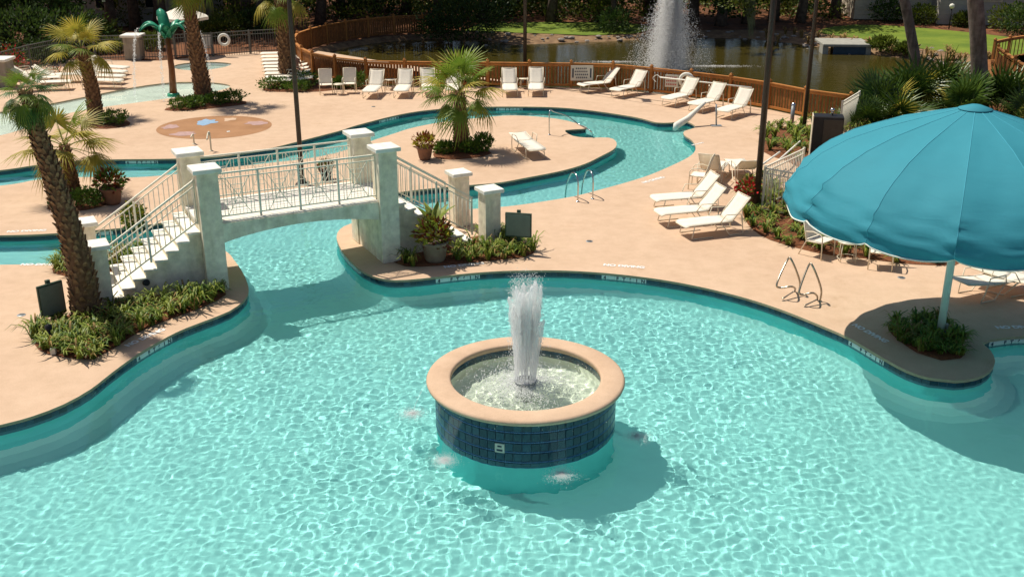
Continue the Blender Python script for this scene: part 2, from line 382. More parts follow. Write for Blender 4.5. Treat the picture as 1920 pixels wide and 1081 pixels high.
SPA = ccw(catmull(px([(325, 124), (345, 119), (385, 116), (425, 118), (434, 121), (415, 127), (375, 132), (335, 130)]), True, .3))
FENCE = px([(1590, 232), (1519, 222), (1457, 208), (1400, 198), (1330, 187), (1235, 176), (1175, 169), (1122, 165), (1022, 164), (960, 163), (870, 162), (760, 161), (690, 159), (651, 155), (614, 149), (582, 141),
            (563, 128), (553, 113), (560, 101), (580, 93), (620, 82), (657, 75), (707, 68), (763, 64), (847, 61)])
DECK = ccw(FENCE[:20][::-1] + px([(480, 97), (300, 114), (120, 112), (0, 140), (-300, 230), (-1500, 330)]) + [Vector((-45, 20, 0)), Vector((-45, 3, 0)), Vector((22, 3, 0)), Vector((26, 20, 0))]
           + px([(2100, 520), (1990, 420), (1800, 330), (1640, 262)]))
def resample_far(P): return P
deck = fill('pool_deck', [DECK, OUTER, ISLAND, KIDS, SPA], 0, M['deck'])
# even-odd: OUTER cuts the water, ISLAND puts the island back
mb = MB(); mt = MB(); mw = MB()
for P, sgn, dep in ((OUTER, 1, -1.25), (ISLAND, -1, -1.05)):
    skirt(mb, P, P, 0, -.055)
    Q = offset(P, .02 * sgn); skirt(mb, P, Q, -.055, -.06)
    skirt(mt, Q, Q, -.06, -.30)
    prev, pz = Q, -.30
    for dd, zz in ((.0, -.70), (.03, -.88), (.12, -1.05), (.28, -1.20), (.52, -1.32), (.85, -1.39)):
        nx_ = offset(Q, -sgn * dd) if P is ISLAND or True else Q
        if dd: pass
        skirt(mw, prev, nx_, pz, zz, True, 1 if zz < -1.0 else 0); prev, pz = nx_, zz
mb.build('pool_coping', M['coping'])['kind'] = 'structure'
basin = recv(mw.build('pool_basin', [M['shadeplaster'], M['plaster']])); basin['kind'] = 'structure'
recv(mt.build('grout_band', M['grout'], basin, kind='stuff'))
def floor_z(x, y):
    f = max((y - 25.0) / 2.8, min((-x - 9) / 1.5, (y - 21) / 1.0)); f = min(1, max(0, f)); return -1.30 + .42 * f * f * (3 - 2 * f)
fx, fy = np.arange(-38, 30, .5), np.arange(4, 56, .5)
mbf = MB().add([(x, y, floor_z(x, y)) for y in fy for x in fx], [(j * len(fx) + i, j * len(fx) + i + 1, (j + 1) * len(fx) + i + 1, (j + 1) * len(fx) + i) for j in range(len(fy) - 1) for i in range(len(fx) - 1)
    if not (fx[i] < -30 and fy[j] < 22)], True)
o = recv(mbf.build('pool_floor', M['plaster'])); o['kind'] = 'structure'
mb = MB(); mk = MB()
for P, d in ((KIDS, -.16), (SPA, -.5)):
    skirt(mb, P, P, 0, -.06); skirt(mk, P, P, -.06, d - .02)
mb.build('splash_pool_coping', M['coping'])['kind'] = 'structure'
recv(mk.build('splash_pool_basin', M['plaster']))['kind'] = 'structure'
recv(fill('splash_pool_floor', [KIDS], -.16, pmat('wet_plaster', (.84, .84, .78), .5, .1, 1))); recv(fill('spa_floor', [SPA], -.5, M['plaster']))

# perimeter tiles that show as single tiles
def walk(P, i0=None):
    pass
tile_me = MB().box((0, 0, 0), (.148, .012, .115), bev=.004).mesh('tile', M['tile'])
mark_me = MB().box((0, 0, 0), (.148, .014, .115), bev=.004).mesh('depth_marker_tile', M['marker'])
def letters(txt, size, mat, name='lettering'):
    cu = bpy.data.curves.new(name, 'FONT'); cu.body = txt; cu.size = size; cu.align_x = 'CENTER'; cu.align_y = 'CENTER'; cu.extrude = .0015; cu.offset = size * .045
    tmp = bpy.data.objects.new('tmp', cu); me = bpy.data.meshes.new_from_object(tmp); bpy.data.objects.remove(tmp)
    me.name = name; me.materials.clear(); me.materials.append(mat); return me
glyph = {}
MARKS = [G(862, 513), G(1170, 515), G(1618, 650), G(283, 646), G(1905, 631)]
MARKS_RIVER = [G(165, 437), G(265, 299), G(955, 200), G(726, 219)]
def lay_tiles(P, marks, cond, maxn):
    n = len(P); acc = 0; cnt = 0; pts = []
    L = [0]
    for i in range(n): L.append(L[-1] + (P[(i + 1) % n] - P[i]).length)
    tot = L[-1]; k = int(tot / .153); step = tot / k; i = 0
    for j in range(k):
        s = (j + .5) * step
        while L[i + 1] < s: i += 1
        a, b = P[i], P[(i + 1) % n]; t = (s - L[i]) / max(1e-6, L[i + 1] - L[i])
        pts.append((a.lerp(b, t), (b - a).normalized()))
    mk = {}
    for m_ in marks:
        c = min(range(k), key=lambda q: (pts[q][0] - m_).length)
        for q, ch in zip(range(3, -4, -1), '4_FT6IN'): mk[(c + q) % k] = ch
    return pts, mk
def put_tiles(P, sgn, marks, cond, limit, word='4_FT6IN'):
    pts, mk = lay_tiles(P, marks, cond, limit); cnt = 0; rest = MB()
    for j, (p, t) in enumerate(pts):
        nrm = Vector((-t.y, t.x, 0)) * sgn            # towards the water
        if not cond(p) : continue
        face_cam = nrm.dot(-p.normalized()) > .05
        if not face_cam: continue
        rz = math.atan2(t.y, t.x) + (0 if sgn < 0 else math.pi)
        c = p - nrm * .014
        if j in mk:
            o = recv(link('depth_marker_tile', mark_me, basin, (c.x, c.y, -.12), (0, 0, rz)))
            ch = mk[j]
            if ch != '_':
                if ch not in glyph: glyph[ch] = letters(ch, .12, M['ink'], 'numeral')
                q = c + nrm * .010
                link('numeral', glyph[ch], o, (0, -.0085, 0), (math.pi / 2, 0, 0))
            continue
        if cnt < limit: recv(link('tile', tile_me, basin, (c.x, c.y, -.12), (0, 0, rz))); cnt += 1
        else: rest.box((c.x, c.y, -.12), (.148, .012, .115), rz)
    if rest.v: rest.build('small_tiles', M['tile'], basin, kind='stuff')
put_tiles(OUTER, 1, MARKS + MARKS_RIVER[1:], lambda p: p.y < 27 and p.x < 12.5 and p.x > -9.6, 285)
put_tiles(OUTER, 1, MARKS_RIVER[1:], lambda p: p.y >= 27, 0)
put_tiles(ISLAND, -1, MARKS_RIVER[:1], lambda p: p.x > -20, 0)

# ------------------------------------------------------------------ water surface (real waves: the caustics on the pool floor come from them)
FC = Vector((.235, 16.68, 0))
def wave(x, y, amp=1.0):
    q = Vector((x, y, 0))
    d = math.hypot(x - FC.x, y - FC.y)
    fr = 1 - .45 * min(1, max(0, (x + 19 - y) / 9))
    n = .009 * noise.noise(q * 1.1) + .0050 * noise.noise(q * 4.2 + Vector((7, 3, 1))) + .0047 * noise.noise(q * 8.6 + Vector((1, 9, 4))) * (1.15 - .15 * fr) + .0032 * fr * noise.noise(q * 14.5 + Vector((4, 2, 8)))
    b = (1 + .25 * max(0, 1 - d / 5)) * (.92 + .55 * noise.noise(q * .22 + Vector((3, 8, 2))) + .22 * noise.noise(q * .7))
    r = 0
    for cx, cy, a in RIP:
        e = math.hypot(x - cx, y - cy)
        if e < 1.3:
            w = math.exp(-(e * 1.9) ** 2)
            r += a * w * (noise.noise(q * 9 + Vector((0, 0, 5))) + .5 * math.cos(e * 24 + 5 * noise.noise(q * 2)))
    return n * amp * b + r
RIP = [(FC.x - 1.2, FC.y - 1.6, .011), (FC.x + .6, FC.y - 1.95, .012), (FC.x + 1.95, FC.y - .6, .010), (FC.x - 1.95, FC.y - .1, .008), (-4.9, 24.5, .006)]
def water_grid(name, xs, ys, step, polys_in, polys_out, z, amp, mat):
    X, Y = np.meshgrid(xs if step is None else np.arange(xs[0], xs[1], step), ys if step is None else np.arange(ys[0], ys[1], step))
    msk = np.zeros(X.shape, bool)
    for P in polys_in: msk |= inside(P, X, Y)
    for P in polys_out: msk &= ~inside(P, X, Y)
    ny, nx = X.shape
    cell = msk[:-1, :-1] | msk[1:, :-1] | msk[:-1, 1:] | msk[1:, 1:]
    idx = -np.ones(X.shape, int); need = np.zeros(X.shape, bool)
    need[:-1, :-1] |= cell; need[1:, :-1] |= cell; need[:-1, 1:] |= cell; need[1:, 1:] |= cell
    ids = np.argwhere(need); idx[need] = np.arange(len(ids))
    V = [(X[j, i], Y[j, i], z + wave(X[j, i], Y[j, i], amp)) for j, i in ids]
    cj, ci = np.nonzero(cell)
    F = np.stack([idx[cj, ci], idx[cj, ci + 1], idx[cj + 1, ci + 1], idx[cj + 1, ci]], 1).tolist()
    mb = MB(); mb.v = V; mb.f = F; mb.sm = [True] * len(F); mb.mi = [0] * len(F)
    o = mb.build(name, mat); o['kind'] = 'structure'; o.cycles.is_caustics_caster = True
    return o
hole = [FC + Vector((1.5 * math.cos(a * math.pi / 24), 1.5 * math.sin(a * math.pi / 24), 0)) for a in range(48)]
OI = offset(OUTER, .06); II = offset(ISLAND, -.06)
GX = np.concatenate([np.arange(-32, -11.5, .13), np.arange(-11.5, 10.5, .040), np.arange(10.5, 14.2, .05)])
GY = np.concatenate([np.arange(8.5, 27, .040), np.arange(27, 50, .085)])
water_grid('pool_water', GX, GY, None, [OI], [II, hole], WATER_Z, 1, M['water'])
water_grid('splash_pool_water', (-36, -8), (30, 52), .12, [KIDS], [], -.07, .9, water_mat('thin_water', (.93, .99, .97)))
water_grid('spa_water', (-22, -10), (48, 58), .12, [SPA], [], -.12, .9, water_mat('spa_blue_water', (.82, .97, .94)))

# ------------------------------------------------------------------ ground, pond, lawns
POND_TOP = [p + Vector((0, 0, 0)) for p in offset(FENCE[1:20] + FENCE[20:], 0)]
near = catmull(FENCE[1:], False, 1.2)
# push the near bank edge .35 m out beyond the fence
nb = []
for i, p in enumerate(near):
    t = (near[min(i + 1, len(near) - 1)] - near[max(i - 1, 0)]).normalized(); nb.append((p + Vector((t.y, -t.x, 0)) * .12, p + Vector((t.y, -t.x, 0)) * .55))
top = [a for a, b in nb]; wat = [b for a, b in nb]
far_px = [((900, 60), (890, 72)), ((960, 60), (960, 85)), ((1030, 62), (1040, 83)), ((1100, 65), (1135, 79)), ((1190, 62), (1190, 75)), ((1300, 56), (1300, 71)), ((1400, 55), (1400, 73)), ((1470, 57), (1477, 82)), ((1540, 60), (1552, 92)),
          ((1620, 72), (1615, 102)), ((1690, 85), (1702, 112)), ((1750, 93), (1760, 116)), ((1815, 100), (1815, 120)), ((1870, 106), (1855, 127)), ((1960, 120), (1920, 140)), ((2060, 150), (2010, 158)), ((2020, 190), (1970, 184)), ((1900, 192), (1880, 180)), ((1760, 205), (1750, 188)), ((1650, 222), (1650, 200))]
top += [G(a[0], a[1]) for a, b in far_px]; wat += [G(b[0], b[1], -.3) for a, b in far_px]
def jit(P, a, s):
    return [p + Vector((noise.noise(p * s) * a, noise.noise(p * s + Vector((9, 9, 9))) * a, 0)) for p in P]
mbk = MB(); n = len(top)
rings = [[(p.x, p.y, -.03) for p in top]]
for f, z in ((.35, -.10), (.7, -.21), (1.0, -.33), (1.15, -.7)):
    rings.append([((a.x * (1 - f) + b.x * f), (a.y * (1 - f) + b.y * f), z + .05 * noise.noise(Vector((a.x, a.y, z * 3)) * .9)) for a, b in zip(top, wat)])
for k in range(4):
    mbk.add(rings[k] + rings[k + 1], [(i, (i + 1) % n, n + (i + 1) % n, n + i) for i in range(n)], True)
mbk.build('pond_bank', M['bank'])['kind'] = 'structure'
WB = ccw([Vector((p.x, p.y, 0)) for p in wat])
TOPc = ccw([Vector((p.x, p.y, 0)) for p in top])
fill('pond_water', [offset(WB, .3)], -.3, M['pond'])
GR = [Vector((-220, -30, 0)), Vector((220, -30, 0)), Vector((220, 260, 0)), Vector((-220, 260, 0))]
fill('ground', [GR, TOPc, offset(OUTER, .12), KIDS, SPA], -.03, M['earth'])
fill('lawn', [ccw(px([(870, 57), (960, 60.5), (1030, 62.5), (1100, 65.5), (1190, 62.5), (1230, 52), (1190, 44), (1100, 41), (1000, 41), (900, 44)]))], -.02, M['lawn'])
fill('lawn', [ccw(catmull(px([(1535, 60.5), (1620, 72.5), (1690, 85.5), (1750, 93.5), (1815, 100.5), (1870, 106.5), (1990, 124), (2200, 120), (2100, 92), (1990, 80), (1915, 72), (1815, 60), (1690, 49), (1600, 46), (1560, 50)]), True, 1))], -.02, M['lawn'])

# ------------------------------------------------------------------ decorative splash pad circle
padc = G(399, 239); padr = 2.62
def disc(c, rx, ry, n=48, wob=0, rz=0):
    o = []
    for k in range(n):
        a = 2 * math.pi * k / n; w = 1 + wob * noise.noise(Vector((math.cos(a) * 1.7 + c.x, math.sin(a) * 1.7 + c.y, 0)))
        x, y = rx * w * math.cos(a), ry * w * math.sin(a)
        o.append(Vector((c.x + x * math.cos(rz) - y * math.sin(rz), c.y + x * math.sin(rz) + y * math.cos(rz), 0)))
    return o
a_, b_ = G(291, 245), G(509, 233)
rx_ = (b_ - a_).length / 2; ry_ = (G(399, 218) - G(399, 260)).length / 2
padc = Vector(((a_.x + b_.x) / 2, (G(399, 218).y + G(399, 260).y) / 2, 0))
pad = fill('splash_pad', [disc(padc, rx_, ry_, 64)], .004, M['pad'])
for q, (x_, y_, w_, h_, m_) in enumerate([(387, 230, .34, .55, 'bluepaint'), (320, 238, .28, .35, 'lavender'), (345, 251, .42, .35, 'lavender'), (482, 231, .42, .3, 'lavender'), (431, 224, .22, .3, 'deck'), (428, 247, .06, .1, 'marker')]):
    fill('inlaid_shape', [disc(G(x_, y_), w_, h_, 28, .5)], .008 + q * .0003, M[m_], None, pad)

# ------------------------------------------------------------------ planting beds
def bed(name, P, z=.012):
    P = ccw(P); c = sum(P, Vector()) / len(P)
    mbd = MB(); n = len(P); R_ = []
    for f, h in ((1, z - .004), (.93, z + .02), (.6, z + .05), (.25, z + .06)):
        R_.append([(c.x + (p.x - c.x) * f, c.y + (p.y - c.y) * f, h + .012 * noise.noise(p * 3 * f)) for p in P])
    for k in range(3): mbd.add(R_[k] + R_[k + 1], [(i, (i + 1) % n, n + (i + 1) % n, n + i) for i in range(n)], True)
    mbd.add(R_[3], [tuple(range(n))], True)
    o = mbd.build(name, M['mulch']); o['kind'] = 'structure'; return P
B1 = bed('mulch_bed', catmull(px([(64, 628), (72, 655), (110, 668), (175, 674), (210, 655), (262, 622), (320, 598), (380, 576), (424, 552), (400, 530), (300, 520), (200, 560), (110, 600)]), True, .3))
B2 = bed('mulch_bed', catmull(px([(738, 492), (760, 500), (830, 498), (900, 491), (985, 482), (1002, 474), (985, 455), (930, 440), (850, 450), (760, 470)]), True, .3))
B3 = bed('mulch_bed', catmull(px([(1668, 622), (1700, 612), (1745, 604), (1785, 622), (1810, 655), (1800, 672), (1765, 676), (1720, 662)]), True, .25))
B4 = bed('mulch_bed', catmull(px([(812, 290), (822, 298), (860, 299), (905, 294), (922, 288), (905, 278), (860, 275), (822, 280)]), True, .3))
B5 = bed('mulch_bed', catmull(px([(308, 207), (350, 208), (410, 202), (462, 195), (450, 188), (400, 190), (330, 198)]), True, .4))
B6 = bed('mulch_bed', catmull(px([(155, 228), (160, 238), (200, 242), (242, 235), (235, 225), (190, 220)]), True, .3))
B7 = bed('mulch_bed', catmull(px([(493, 170), (540, 173), (600, 172), (640, 168), (690, 168), (685, 160), (640, 156), (600, 150), (560, 147), (520, 156)]), True, .4))
B8 = bed('mulch_bed', catmull(px([(1430, 246), (1432, 285), (1470, 300), (1530, 325), (1600, 310), (1620, 262), (1560, 238), (1500, 235)]), True, .4))
B9 = bed('mulch_bed', catmull(px([(1400, 345), (1392, 400), (1424, 440), (1490, 464), (1560, 479), (1625, 485), (1690, 494), (1790, 498), (1810, 488), (1700, 470), (1560, 420), (1470, 380), (1440, 330)]), True, .4))
B10 = bed('mulch_bed', catmull(px([(88, 392), (130, 398), (190, 388), (208, 376), (190, 366), (120, 366)]), True, .3))
B11 = bed('mulch_bed', catmull(px([(100, 512), (130, 520), (175, 520), (240, 500), (290, 478), (320, 470), (270, 470), (150, 480), (105, 495)]), True, .3))
def inpoly(P, x, y): return bool(inside(P, np.array([x]), np.array([y]))[0])
def scatter(P, n, seed, inset=.0):
    r = random.Random(seed); xs = [p.x for p in P]; ys = [p.y for p in P]; out = []
    k = 0
    while len(out) < n and k < 20000:
        k += 1; x, y = r.uniform(min(xs), max(xs)), r.uniform(min(ys), max(ys))
        if inpoly(P, x, y) and all((x - a) ** 2 + (y - b) ** 2 > inset ** 2 for a, b in out[-200:]): out.append((x, y))
    return out
def clump(mb, x, y, r, z=.04, nb=30, hgt=.32, spread=.26, w=.016):
    for k in range(nb):
        a = r.uniform(0, 2 * math.pi); L = hgt * r.uniform(.6, 1.15); s = spread * r.uniform(.2, 1.1)
        d = Vector((math.cos(a), math.sin(a), 0)); e = Vector((-d.y, d.x, 0)) * w * r.uniform(.7, 1.3)
        b = Vector((x + r.uniform(-.05, .05), y + r.uniform(-.05, .05), z - .02))
        p1 = b + d * s * .35 + Vector((0, 0, L * .75)); p2 = b + d * s * .85 + Vector((0, 0, L * .95)); p3 = b + d * s * 1.3 + Vector((0, 0, L * .68))
        mb.add([b - e, b + e, p1 - e, p1 + e, p2 - e * .8, p2 + e * .8, p3], [(0, 1, 3, 2), (2, 3, 5, 4), (4, 5, 6)], True)
def grasses(P, n, seed, label, skip=lambda x, y: False, **k):
    r = random.Random(seed); mb = MB(); tot = 0
    h0, s0 = k.pop('hgt', .32), k.pop('spread', .26); ends = []
    for x, y in scatter(P, n, seed, k.pop('inset', .14)):
        if skip(x, y): continue
        q = r.uniform(.55, 1.2); clump(mb, x, y, r, hgt=h0 * q, spread=s0 * (.4 + .6 * q), **k); ends.append(len(mb.f))
    mi = [0] * len(mb.f)
    for f in range(0, len(mi), 3):
        v = r.random(); c_ = 2 if v < .09 else (1 if v < .38 else 0); mi[f:f + 3] = [c_] * len(mi[f:f + 3])
    mb.mi = mi
    o = mb.build('border_grass', [M['grassy'], M['grassy_d'], M['straw']]); tag(o, label, 'border grass', None, 'stuff'); return o

# ------------------------------------------------------------------ bridge
ax = R(27.7); AX = Vector((math.cos(ax), math.sin(ax), 0)); AY = Vector((-math.sin(ax), math.cos(ax), 0))
FLc = Vector((-6.72, 22.68, 0)); LEN = 4.18; WID = 1.72; DZ = 1.56
bridge = thing('footbridge', 'white stucco footbridge with stairs and metal railings crossing the pool channel', 'bridge', FLc, ax)
# local: x along span (0..LEN), y 0 front .. WID back
def pillar(x, y, h, w, capw):
    p = MB().box((0, 0, h / 2), (w, w, h), bev=.015).build('pillar', M['stucco'], bridge, (x, y, 0))
    MB().box((0, 0, h + .05), (capw, capw, .10), bev=.012).build('pillar_cap', M['cap'], p)
for x in (0, LEN):
    for y in (0, WID): pillar(x, y, 2.74, .46, .62)
RUN = 2.28
for x in (-RUN - .18, LEN + RUN + .46):
    for y in (-.05, WID + .05): pillar(x, y, 1.38, .42, .56)
# arched span
n = 20; xs0, xs1 = .235, LEN - .235
def soff(t): return 1.08 + .20 * math.sin(math.pi * t) ** .8
for y0, nm in ((-.12, 'arch_beam'), (WID - .10, 'arch_beam')):
    P = []
    for k in range(n + 1):
        x = xs0 + (xs1 - xs0) * k / n; z = soff(k / n)
        P += [(x, y0, z), (x, y0 + .22, z), (x, y0 + .22, DZ - .03), (x, y0, DZ - .03)]
    F = []
    for k in range(n):
        b = 4 * k; F += [(b, b + 4, b + 5, b + 1), (b + 3, b + 2, b + 6, b + 7), (b, b + 3, b + 7, b + 4), (b + 1, b + 5, b + 6, b + 2)]
    MB().add(P, F).build(nm, M['stucco'], bridge)
P = []; F = []
for k in range(n + 1):
    x = xs0 + (xs1 - xs0) * k / n; z = soff(k / n) + .06
    P += [(x, .10, z), (x, WID - .10, z)]
for k in range(n): F.append((2 * k, 2 * k + 1, 2 * k + 3, 2 * k + 2))
MB().add(P, F, True).build('soffit', M['stucco'], bridge)
nbd = 10; bw = (WID + .20) / nbd
bd = MB().box((0, 0, 0), (xs1 - xs0, bw - .022, .035), bev=.005).mesh('board', M['board'])
for k in range(nbd): link('board', bd, bridge, ((xs0 + xs1) / 2, -.10 + (k + .5) * bw, DZ - .014 + .003 * rnd.random()))
for x, s in ((0, -1), (LEN, 1)):
    MB().box((x, WID / 2, DZ - .02), (.46, WID - .46, .06)).build('threshold', M['board'], bridge)
    # abutment under the pillars
    MB().box((x, WID / 2, (DZ - .06) / 2), (.40, WID - .47, DZ - .06)).build('abutment_wall', M['stucco'], bridge)
# stairs
NS = 9; rise = DZ / NS; tread = RUN / NS
for s, x0 in ((-1, -.23), (1, LEN + .23)):
    st = MB()
    for k in range(NS - 1):
        z = DZ - rise * (k + 1); xa = x0 + s * tread * k; xb = x0 + s * tread * (k + 1)
        st.box(((xa + xb) / 2, WID / 2, (z - .05) / 2), (tread - .001, WID - .06, z - .05))
    st.build('stair_base', M['stucco'], bridge)
    for k in range(NS - 1):
        z = DZ - rise * (k + 1); xa = x0 + s * tread * k; xb = x0 + s * tread * (k + 1)
        MB().box(((xa + xb) / 2 + s * .012, WID / 2, z - .024), (tread + .03, WID + .06, .05), bev=.012).build('step', M['cap'], bridge)
# railings
def rail_line(a, b, z0, z1, r): return MB().tube([a, b], r, 6)
bal = MB().tube([(0, 0, 0), (0, 0, 1)], .010, 6).mesh('baluster', M['rail'])
def railing(y, flat=True, s=0):
    rl = bpy.data.objects.new('railing', None); col.objects.link(rl); rl.parent = bridge
    if flat:
        xa, xb = .23, LEN - .23; zt = DZ + 1.08; zb = DZ + .10
        mb = MB().bar((xa, y, zt), (xb, y, zt), .045, .035).bar((xa, y, zt - .12), (xb, y, zt - .12), .022, .022).bar((xa, y, zb), (xb, y, zb), .03, .03)
        mb.build('handrail', M['rail'], rl)
        np_ = 4
        for k in range(np_ + 1):
            x = xa + (xb - xa) * k / np_
            MB().box((x, y, DZ + .54), (.045, .045, 1.06)).build('railing_post', M['rail'], rl)
        for k in range(np_):
            u = xa + (xb - xa) * k / np_ + .03; v = xa + (xb - xa) * (k + 1) / np_ - .03; m_ = (u + v) / 2
            pm = MB(); t_ = zt - .12; zc = (zb + t_) / 2
            for q in (.10, .17): pm.bar((u + q, y, zb), (u + q, y, t_), .014, .014, up=Vector((0, 1, 0))); pm.bar((v - q, y, zb), (v - q, y, t_), .014, .014, up=Vector((0, 1, 0)))
            U, V = u + .17, v - .17
            pm.bar((U, y, zb), (V, y, t_), .014, .014); pm.bar((V, y + .004, zb), (U, y + .004, t_), .014, .014)
            for q in (.2, .35, .5, .65, .8): pm.bar((U + (V - U) * q, y - .006, zb), (U + (V - U) * q, y - .006, t_), .009, .009, up=Vector((0, 1, 0)))
            for f in (.36, .62):
                hx, hz = (V - U) / 2 * f, (t_ - zb) / 2 * f
                pm.bar((m_ - hx, y, zc - hz), (m_ + hx, y, zc - hz), .012, .012); pm.bar((m_ - hx, y, zc + hz), (m_ + hx, y, zc + hz), .012, .012)
                pm.bar((m_ - hx, y, zc - hz), (m_ - hx, y, zc + hz), .012, .012, up=Vector((0, 1, 0))); pm.bar((m_ + hx, y, zc - hz), (m_ + hx, y, zc + hz), .012, .012, up=Vector((0, 1, 0)))
            pm.build('railing_panel', M['rail'], rl)
    else:
        x0 = -.23 if s < 0 else LEN + .23; x1 = x0 + s * (RUN - .2)
        za, zb = DZ - .0, DZ - rise * (NS - 1) * (RUN - .2) / RUN * 1.02
        def zz(x): return za + (zb - za) * (x - x0) / (x1 - x0)
        MB().bar((x0, y, za + 1.0), (x1, y, zb + .98), .05, .035).bar((x0, y, za + .87), (x1, y, zb + .85), .024, .024).bar((x0, y, za + .07), (x1, y, zb + .07), .03, .03).build('handrail', M['rail'], rl)
        nb_ = 18
        for k in range(nb_):
            x = x0 + (x1 - x0) * (k + .6) / nb_
            if k == 9: MB().box((x, y, zz(x) + .44), (.045, .045, .96)).build('railing_post', M['rail'], rl); continue
            link('baluster', bal, rl, (x, y, zz(x) + .07), None, (1, 1, .80))
        MB().box((x0 + s * .03, y, za + .5), (.04, .04, 1.02)).build('railing_post', M['rail'], rl)
        MB().box((x1 - s * .02, y, zb + .5), (.04, .04, .98)).build('railing_post', M['rail'], rl)
for y in (.02, WID - .02): railing(y)
for s in (-1, 1):
    for y in (.05, WID - .05): railing(y, False, s)
def onbridge(x, y):   # footprint of bridge and stairs
    d = Vector((x, y, 0)) - FLc; u, v = d.dot(AX), d.dot(AY)
    return -RUN - .5 < u < LEN + RUN + .5 and -.33 < v < WID + .35

# ------------------------------------------------------------------ fountain bowl in the pool
ft = thing('raised_fountain_basin', 'round blue tiled raised fountain basin with peach coping in the middle of the pool', 'fountain', FC)
RW = 1.56; TOPZ = .70
cop = MB().lathe([(1.30, .64), (1.295, .67), (1.31, TOPZ - .01), (1.34, TOPZ), (1.66, TOPZ), (1.70, TOPZ - .02), (1.715, TOPZ - .05), (1.70, TOPZ - .09), (1.56, TOPZ - .10), (1.30, TOPZ - .10)], 96, closed=True)
cop.build('coping', M['deck'], ft)
recv(MB().lathe([(RW - .012, -.34), (RW - .012, TOPZ - .10)], 96).build('column_wall', M['grout'], ft))
recv(MB().lathe([(RW - .02, -1.4), (RW - .02, -.33)], 96).build('submerged_wall', M['shadeplaster'], ft))
MB().lathe([(1.33, TOPZ - .08), (1.33, .05), (1.15, .0), (0, .0)], 96).build('inner_wall', [M['stepwhite']], ft).cycles.is_caustics_receiver = True
it = MB().lathe([(1.326, TOPZ - .10), (1.326, .38)], 96); it.build('inner_tile_band', M['tile'], ft)
nt_ = 68; rowh = .147; tot_t = 0; ftile_stuff = MB(); ftile = MB().box((0, 0, 0), (2 * math.pi * RW / nt_ - .012, .014, rowh - .010), bev=.004).mesh('tile', M['tile_f'])
mos = MB()
ztop = TOPZ - .115
zr = ztop; rows = []
for q in range(5):
    zc = zr - rowh / 2; rows.append(zc); zr -= rowh
    if q < 5:
        for k in range(nt_ * 4):      # tiny mosaic line between the rows
            a = 2 * math.pi * (k + .5) / (nt_ * 4)
            mos.box((RW * math.cos(a), RW * math.sin(a), zr - .017), (.012, 2 * math.pi * RW / nt_ / 4 - .006, .022), a)
        zr -= .034
spill = [R(-132), R(-74), R(-20), R(176)]
for q, zc in enumerate(rows):
    for k in range(nt_):
        a = 2 * math.pi * k / nt_
        if q == 4 or math.sin(a) > .55:   # tiles turned away from view or under water: joined
            ftile_stuff.box(((RW + .001) * math.cos(a), (RW + .001) * math.sin(a), zc), (2 * math.pi * RW / nt_ - .012, .014, rowh - .010), a + math.pi / 2); continue
        recv(link('tile', ftile, ft, ((RW + .001) * math.cos(a), (RW + .001) * math.sin(a), zc), (0, 0, a + math.pi / 2)))
recv(ftile_stuff.build('far_side_tiles', M['tile_f'], ft, kind='stuff'))
recv(mos.build('mosaic_line', M['mosaic'], ft, kind='stuff'))
for a in spill[:4]:
    m_ = MB().box((0, 0, 0), (.34, .05, .055)); m_.build('spillway', M['black'], ft, ((RW + .0) * math.cos(a), (RW + .0) * math.sin(a), TOPZ - .118), (0, 0, a + math.pi / 2))
a = R(-106); sg = MB().box((0, 0, 0), (.16, .02, .16), bev=.004).build('depth_plate', M['dsign'], ft, ((RW + .012) * math.cos(a), (RW + .012) * math.sin(a), .12), (0, 0, a + math.pi / 2))
MB().box((0, -.013, .035), (.07, .004, .03)).box((0, -.013, -.035), (.10, .004, .035)).build('printed_mark', M['ink'], sg)
nz = MB()
for k in range(20):
    a = 2 * math.pi * k / 20; nz.tube([(.17 * math.cos(a), .17 * math.sin(a), .40), (.18 * math.cos(a), .18 * math.sin(a), .60)], .011, 6)
nz.lathe([(.15, .0), (.15, .42), (.19, .43), (.19, .46), (.10, .47), (0, .47)], 24); nz.lathe([(.175, .585), (.195, .585), (.195, .605), (.175, .605)], 24, closed=True)
nz.build('nozzle_ring', M['galv'], ft)
# water in the basin
def bowl_wave(x, y):
    q = Vector((x, y, 0)); d = math.hypot(x, y)
    return .012 * noise.noise(q * 5) + .010 * noise.noise(q * 11 + Vector((3, 3, 3))) + .010 * math.cos(d * 30) * math.exp(-d * 1.6)
mb = MB(); NR, NA = 40, 160
P = [(0, 0, .52)] + [(1.325 * i / NR * math.cos(2 * math.pi * k / NA), 1.325 * i / NR * math.sin(2 * math.pi * k / NA), 0) for i in range(1, NR + 1) for k in range(NA)]
P = [(x, y, .52 + bowl_wave(x, y)) for x, y, z in P]
F = [(0, 1 + k, 1 + (k + 1) % NA) for k in range(NA)] + [(1 + (i - 1) * NA + k, 1 + i * NA + k, 1 + i * NA + (k + 1) % NA, 1 + (i - 1) * NA + (k + 1) % NA) for i in range(1, NR) for k in range(NA)]
mb.add(P, F, True); o = mb.build('basin_water', M['water_f'], ft); o.cycles.is_caustics_caster = True

